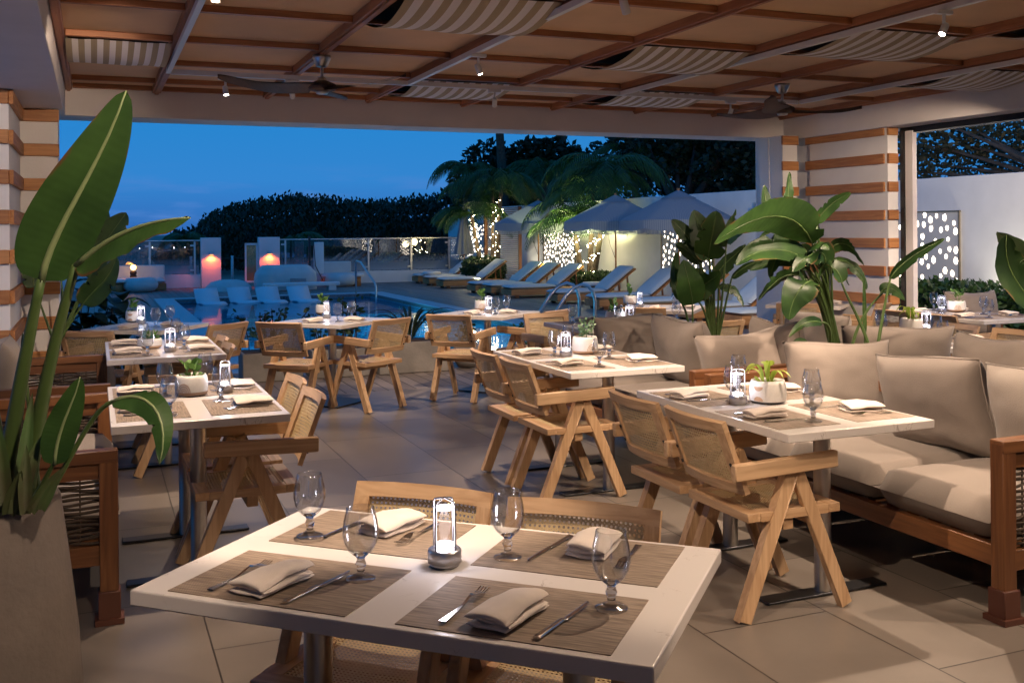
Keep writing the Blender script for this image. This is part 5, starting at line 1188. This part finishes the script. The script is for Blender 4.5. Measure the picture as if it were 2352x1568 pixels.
def tree(lab,base,h,clumps,n,size,mm,seed,tr=.16,dense=.5,bk=None):
    rn=random.Random(seed); base=V(base); t=thing('broadleaf_tree',lab,'tree',base)
    m=MB(); fork=V((rn.uniform(-.2,.2),0,h*.42)); m.tube(bez([V((0,0,0)),fork*.5+V((.1,0,0)),fork],6),[tr*(1-.4*i/6) for i in range(7)],9)
    for (c,r) in clumps: c=V(c)-base; m.tube(bez([fork,fork.lerp(c,.5)+V((rn.uniform(-.3,.3),rn.uniform(-.3,.3),.15)),c],8),[tr*.5*(1-.8*i/8) for i in range(9)],6)
    m.build('trunk',bk or barkd,t)
    m=MB()
    for (c,r) in clumps: blob(m,V(c)-base,r,n,size,rn)
    m.build('crown',mm,t,fix=False)
    return t
def cl(L): return [(P(x,y,Y),r) for (x,y,Y,r) in L]
tree('big dark tree behind the white wall, right of the palms',G(15.0,24.0),4.5,cl([(1500,360,30,1.0),(1560,330,31,1.1),(1620,370,31,1.1),(1680,330,30,1.1),(1730,380,30,1.0),(1650,420,31,.9),(1560,410,31,.9),(1600,290,31,1.2),(1700,280,30,1.2),(1480,300,31,1.1)]),850,.20,leafd,1,.2)
tree('big dark tree behind the white wall, next to the pilaster',G(17.0,20.0),5,cl([(1760,350,28,1.2),(1720,300,28,1.1),(1660,400,29,.9),(1800,300,28,1.3),(1740,420,28,.9)]),850,.20,leafd,2,.2)
tree('dark sea grape tree between the two palm groups',G(14.2,31),4.0,cl([(1200,380,37,1.0),(1240,370,37,1.0),(1275,375,37,1.1),(1310,390,37,1.0),(1180,430,37,1.2),(1260,440,37,1.3),(1330,440,36,1.3),(1210,490,37,1.2),(1400,430,36,1.4),(1440,380,36,1.4)]),600,.26,leafd,3,.2)
tree('dark tree left of the far palm group',G(13.0,37),3.5,cl([(1085,420,39,.9),(1120,370,39,.9),(1110,480,39,1.1),(1160,400,39,1.0),(1060,520,39,1.0)]),520,.24,leafd,4,.18)
tree('tree with thin brown branches seen through the right hand opening',G(15.2,12.2),5.0,cl([(2110,330,19,.55),(2150,380,19,.55),(2190,330,19,.6),(2240,380,19,.6),(2280,320,19,.6),(2320,370,19,.65),(2370,330,19,.7),(2120,270,19,.6),(2200,280,19,.5),(2330,270,19,.7),(2400,400,19,.7),(2090,395,19,.5),(2440,300,19,.8)]),330,.12,leaft,5,.13,bk=bark)
# dune thicket beyond the fence
m=MB(); rn=random.Random(11); m2=MB()
def top(x): # frame row of the skyline
    K=[(380,548),(440,545),(480,508),(520,488),(600,472),(680,462),(740,468),(800,478),(900,474),(980,468),(1040,448),(1100,440),(1300,440)]
    for (a,b),(c,d) in zip(K,K[1:]):
        if a<=x<=c: return b+(d-b)*(x-a)/(c-a)
    return 548
for i in range(26000):
    x=rn.uniform(400,1290); Y=rn.uniform(39,50); tp=top(x)+6*noise.noise(V((x*.02,Y*.3,0)))+8*noise.noise(V((x*.07,Y,3))); y=tp+rn.random()**1.7*(640-tp)*.9
    p=P(x,y,Y)
    if y<tp+10: p+=V((rn.gauss(0,.05),0,rn.gauss(0,.12)))
    small_leaf_r(m,p,V((rn.gauss(0,.6),rn.gauss(0,.6),1)),rn.uniform(.12,.26),rn)
for k in range(46):
    x=400+k*20; tp=top(x)+14; pc=P(x,tp,48); zt=max(.3,pc.z); core(m,(pc.x,pc.y+1,zt*.4),1.3,zt*.5/1.3)
    for j in range(2):
        xx=x+rn.uniform(-12,12); q=P(xx,top(xx)+6,rn.uniform(40,47)); 
        for s_ in range(7): small_leaf_r(m,q+V((rn.gauss(0,.1),0,s_*.06)),V((rn.gauss(0,.7),rn.gauss(0,.5),1)),.2,rn)
tag(m.build('thicket',leafd,fix=False),'dark dune thicket beyond the glass fence','shrubs',kind='stuff')
def hedge(lab,c,w,d,h,n,size,seed,mm=leafh,rz=0):
    t=thing('round_hedge',lab,'hedge',c,rz); rn=random.Random(seed); m=MB(); 
    def shp(th,z): 
        q=(1-abs(z)**3)**.35; return V((math.cos(th)*w/2*q,math.sin(th)*d/2*q,h*.5*(1+z)))
    for _ in range(n):
        p=shp(rn.uniform(0,6.283),rn.uniform(-1,1))*rn.uniform(.93,1.03); small_leaf_r(m,p,V((rn.gauss(0,1),rn.gauss(0,1),rn.gauss(0,1)+.5)),size*rn.uniform(.7,1.3),rn)
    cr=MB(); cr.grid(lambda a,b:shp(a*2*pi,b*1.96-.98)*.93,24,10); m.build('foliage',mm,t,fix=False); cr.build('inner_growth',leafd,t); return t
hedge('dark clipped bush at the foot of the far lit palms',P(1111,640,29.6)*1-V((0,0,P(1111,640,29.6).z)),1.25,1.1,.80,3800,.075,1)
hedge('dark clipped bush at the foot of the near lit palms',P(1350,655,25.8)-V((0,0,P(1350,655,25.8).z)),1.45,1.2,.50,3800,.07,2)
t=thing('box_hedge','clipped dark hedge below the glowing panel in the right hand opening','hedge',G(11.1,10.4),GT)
m=MB(); rn=random.Random(5)
for _ in range(7000):
    p=V((rn.uniform(-.35,.35),rn.uniform(-5.2,3.6),rn.uniform(.1,.72)));
    if rn.random()<.6: p.x=-.35+rn.gauss(0,.03)
    else: p.z=.72+rn.gauss(0,.03)
    small_leaf_r(m,p,V((rn.gauss(0,1)-.4,rn.gauss(0,1),rn.gauss(0,1)+.5)),rn.uniform(.06,.12),rn)
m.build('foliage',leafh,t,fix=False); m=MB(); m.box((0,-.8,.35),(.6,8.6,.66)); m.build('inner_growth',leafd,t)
# ---- fence, pillars
fg,_,_=thin('fence_glass',(.80,.86,.88),1.95,.0,((.45,.5,.55),.75,.36,.86))
FV=30.4
def fence(lab,u0,u1,posts,zl):
    t=thing('glass_fence',lab,'fence',(0,0,0),GT,'glass fences on low white walls')
    m=MB(); m.box(((u0+u1)/2,FV+.02,zl/2),(u1-u0,.16,zl),bev=.006); m.build('low_wall',white,t)
    es=[u0]+posts+[u1]
    for a,b in zip(es,es[1:]): m=MB(); m.box(((a+b)/2,FV-.02,(zl+1.33)/2+.01),(b-a-.07,.012,1.33-zl-.02)); m.build('glass_panel',fg,t)
    for u in posts: m=MB(); m.box((u,FV-.06,(zl+1.31)/2),(.05,.05,1.31-zl)); m.box((u-.06,FV-.06,zl+.12),(.12,.03,.05)); m.box((u-.06,FV-.06,1.2),(.12,.03,.05)); m.build('post',alu,t)
    m=MB(); m.box(((u0+u1)/2,FV-.02,1.345),(u1-u0,.045,.03)); m.build('top_rail',alu,t)
fence('glass fence left of the glowing pillars',-11,2.82,[-9,-6.7,-4.4,-2.1,-.6,1.45,2.66],.38)
fence('glass fence right of the glowing pillars',5.06,11.0,[5.22,7.72,9.07,10.3],.36)
for (a,b,lab) in ((2.83,3.38,'white pillar with a red lamp, left side of the garden gate'),(4.45,5.05,'white pillar with a red lamp, right side of the garden gate')):
    t=thing('gate_pillar',lab,'pillar',G((a+b)/2,FV),GT,'white gate pillars'); m=MB(); m.box((0,0,.71),(b-a,.30,1.42),bev=.01); m.build('pillar',white,t)
    s=thing('wall_lamp','red downlight on the '+lab,'wall lamp',G((a+b)/2,FV-.22,.98),GT,'red wall lamps'); m=MB(); m.box((0,.0,0),(.13,.11,.10),bev=.006); m.build('housing',alu,s)
    m=MB(); m.box((0,0,-.052),(.09,.07,.004)); m.build('lens',emi('red_led',(1,.24,.05),20),s)
    L=bpy.data.lights.new('red_lamp','SPOT'); L.energy=36; L.color=(1,.13,.022); L.spot_size=rad(150); L.spot_blend=.5; L.shadow_soft_size=.03; lo=bpy.data.objects.new('red_lamp',L); COL.objects.link(lo); lo.parent=s; lo.location=(0,-.02,-.06)
t=thing('mirror_gate','narrow reflective gate leaf beside the right gate pillar','gate',G(4.24,FV-.05),GT)
m=MB(); 
for (c,d) in (((0,0,.13),(.36,.04,.06)),((0,0,1.22),(.36,.04,.06)),((-.16,0,.68),(.05,.04,1.1)),((.16,0,.68),(.05,.04,1.1))): m.box(c,d)
m.build('frame',whitep,t); m=MB(); m.box((0,0,.68),(.28,.01,1.04)); m.build('mirror_pane',mat('mirror',(.5,.42,.25),.12,1,bump=.4,bs=9),t)
t=thing('rope_barrier','low rope barrier on the sandy path beyond the gate','barrier',G(3.9,32),GT)
m=MB(); m.tube([(-1.2,0,.78),(-.6,0,.72),(0,0,.80),(.6,0,.72),(1.2,0,.78)],.02,6); m.build('rope',rope,t)
for x in (-1.2,0,1.2): m=MB(); m.tube([(x,0,-.1),(x,0,.86)],.04,8); m.build('post',whitep,t)
# daybeds and poufs
def daybed(lab,u,v,w,rz=GT):
    t=thing('garden_daybed',lab,'sofa',G(u,v),rz); m=MB(); m.box((0,.1,.10),(w,.7,.18),bev=.01); m.build('plinth',cedx,t)
    m=MB(); cushion(m,(0,.05,.26),(w,.8,.16)); m.build('seat_cushion',towel,t); m=MB(); m.box((0,.42,.42),(w,.14,.52),bev=.04,seg=3); m.build('back_cushion',towel,t)
daybed('pale garden daybed behind the white ottoman at left',.95,29.55,1.75)
daybed('pale garden seat with a square back behind the white pouf',6.65,29.6,.9)
def pouf(lab,u,v,r,h):
    t=thing('round_pouf',lab,'ottoman',G(u,v),0); m=MB(); m.lathe([(0,.01),(r*.72,.01),(r*.95,h*.28),(r,h*.5),(r*.95,h*.75),(r*.75,h),(0,h)],28); m.build('cover',towel,t)
pouf('white round ottoman in front of the left daybed',1.15,28.95,.45,.38); pouf('white round pouf in front of the square backed seat',6.55,28.9,.46,.36)
# amber lamp
q=P(306,603,27.6); t=thing('amber_lantern','glowing amber lantern on a dark stand beside the left daybed','lantern',(q.x,q.y,0))
m=MB(); 
for k in range(5): m.lathe([(0,0),(.075,0),(.09,.05),(.075,.10),(0,.10)],14,(0,0,.02+k*.105))
m.build('stand',barkd,t); m=MB(); bmesh.ops.create_icosphere(m.bm,subdivisions=2,radius=.075); 
for v in m.bm.verts: v.co.z+=.64
m.build('flame_globe',amber,t)
L=bpy.data.lights.new('amber_glow','POINT'); L.energy=2.5; L.color=(1,.34,.04); L.shadow_soft_size=.08; lo=bpy.data.objects.new('amber_glow',L); COL.objects.link(lo); lo.parent=t; lo.location=(0,-.14,.66)
# covered bar / spa
t=thing('covered_spa','large white covered spa between the pool and the gate','covered spa',G(4.85,28.2),GT)
m=MB()
def spa(a,b):
    th=a*2*pi; c,s=math.cos(th),math.sin(th); f=lambda x:(abs(x)**.45)*(1 if x>0 else -1); k=[(1,0),(1,.30),(.97,.45),(.80,.62),(.70,.66),(0,.67)]; i=min(4,int(b*5)); w=b*5-i; R=k[i][0]+(k[i+1][0]-k[i][0])*w; z=k[i][1]+(k[i+1][1]-k[i][1])*w
    return V((f(c)*.82*R,f(s)*.5*R,z))
m.grid(spa,48,15); m.build('cover',towel,t)
m=MB(); m.box((.25,-.52,.2),(.42,.03,.22)); m.build('vent_grille',mat('grille_grey',(.35,.35,.36),.6,var=.5,vs=3,vscale=(1,1,60)),t)
t=thing('low_bench','low white bench in front of the covered spa','bench',G(5.1,27.2),GT); m=MB(); m.box((0,0,.17),(2.0,.34,.10),bev=.02); m.box((-.8,0,.06),(.2,.3,.12)); m.box((.8,0,.06),(.2,.3,.12)); m.build('seat',white,t)
t=thing('domed_cover','low domed white cover left of the covered spa','cover',G(3.35,28.3),GT); m=MB(); m.lathe([(.62,0),(.60,.10),(.45,.24),(.25,.29),(0,.30)],32); m.build('cover',towel,t)
t=thing('outdoor_shower','pale shower panel and dark post right of the covered spa','shower',G(5.75,28.9),GT)
m=MB(); m.box((.16,0,.82),(.28,.10,.90),bev=.01); m.build('panel',white,t); m=MB(); m.box((-.10,0,.72),(.06,.06,1.44)); m.tube([(.3,-.08,.1),(.05,-.08,.6),(.0,-.08,1.3)],.012,6); m.build('post',dark,t)
# in-pool loungers
def pl():
    t=thing('pool_lounger','','pool lounger',group='white loungers standing in the pool')
    m=MB(); prof=[(.62,-.02),(.42,.035),(.18,.04),(.04,.02),(-.12,.10),(-.52,.52)]
    P_=bez([V((0,-y,z)) for y,z in prof[:4]],6)+[V((0,.04,.02)),V((0,.16,.15)),V((0,.38,.42)),V((0,.46,.50))]
    P_=[V((0,-.60,.02)),V((0,-.42,.06)),V((0,-.22,.065)),V((0,-.03,.03)),V((0,.07,.06)),V((0,.17,.20)),V((0,.27,.36)),V((0,.33,.44))]
    for s in (0,1): m.grid(lambda a,b:P_[round(a*7)]+V(((b-.5)*.66,0,-.045*s)),7,2)
    for b in (0,1): m.grid(lambda a,c:P_[round(a*7)]+V(((b-.5)*.66,0,-.045*c)),7,1)
    m.grid(lambda a,b:P_[7]+V(((a-.5)*.66,0,-.045*b)),1,1); m.grid(lambda a,b:P_[0]+V(((a-.5)*.66,0,-.045*b)),1,1)
    bmesh.ops.remove_doubles(m.bm,verts=m.bm.verts,dist=.001); m.build('shell',mat('moulded_white_plastic',(.74,.77,.80),.35),t)
    m=MB(); m.box((0,-.2,-.15),(.5,.7,.3)); m.build('plinth',white,t); t.scale=(.84,.84,.80); return t
p0=None
for k,(x,y) in enumerate(((480,697),(556,694),(620,693),(693,691))):
    q=onz(x,y,-.1); lab='white in-pool lounger, %s of the four along the far end of the pool'%('leftmost','second from left','third from left','rightmost')[k]
    if p0 is None: p0=pl(); place(p0,V((q.x,q.y,-.10)),rad(34),lab)
    else: dup(p0,V((q.x,q.y,-.10)),rad(34)+RN.uniform(-.05,.05),lab)
# handrails
t=thing('pool_handrail','straight steel handrail at the far corner of the pool','handrail',G(6.1,24.9),GT)
m=MB(); m.tube([(0,.35,0),(0,.35,.76),(0,.28,.82),(0,-.15,.80),(0,-.3,.75),(.0,-1.55,.33),(.0,-1.62,.25),(0,-1.62,-.4)],.024,8); m.build('rail',steel,t)
for k,v in enumerate((13.3,12.8)):
    t=thing('pool_handrail','curved steel ladder rail by the near right pool edge, %s of the two'%('left','right')[k],'handrail',G(6.5,v),GT,'curved ladder rails')
    pts=[(0,0,0),(0,0,.55),(-.03,0,.68),(-.10,0,.76),(-.20,0,.79),(-.32,0,.75),(-.45,0,.64),(-1.15,0,-.35)]
    m=MB(); m.tube(bez(pts[:2],3)+[V(p) for p in pts[2:]],.024,10); m.build('rail',steel,t)
# garden uplights at the palms
for (x,Y,e_) in ((1095,29.0,16),(1350,25.2,20),(1270,27,10)):
    q=P(x,620,Y-1.1); s=thing('garden_uplight','small ground spotlight %s'%('at the far palm group' if x<1200 else ('at the near palm group' if x>1300 else 'below the umbrella partly hidden by fronds')),'garden light',(q.x,q.y,0),0,'garden uplights'); m=MB(); m.lathe([(0,0),(.05,0),(.05,.08),(.04,.09),(0,.085)],14); m.build('housing',dark,s)
    m=MB(); m.lathe([(0,.092),(.038,.092),(.038,.094),(0,.094)],14); m.build('lens',emi('uplight_led',(1,.9,.6),8),s)
    L=bpy.data.lights.new('uplight','SPOT'); L.energy=e_*60; L.color=(.95,1,.45); L.spot_size=rad(85); L.spot_blend=.6; L.shadow_soft_size=.03; lo=bpy.data.objects.new('uplight',L); COL.objects.link(lo); lo.parent=s; lo.location=(0,0,.12); lo.rotation_euler=(pi+rad(-22),0,0)
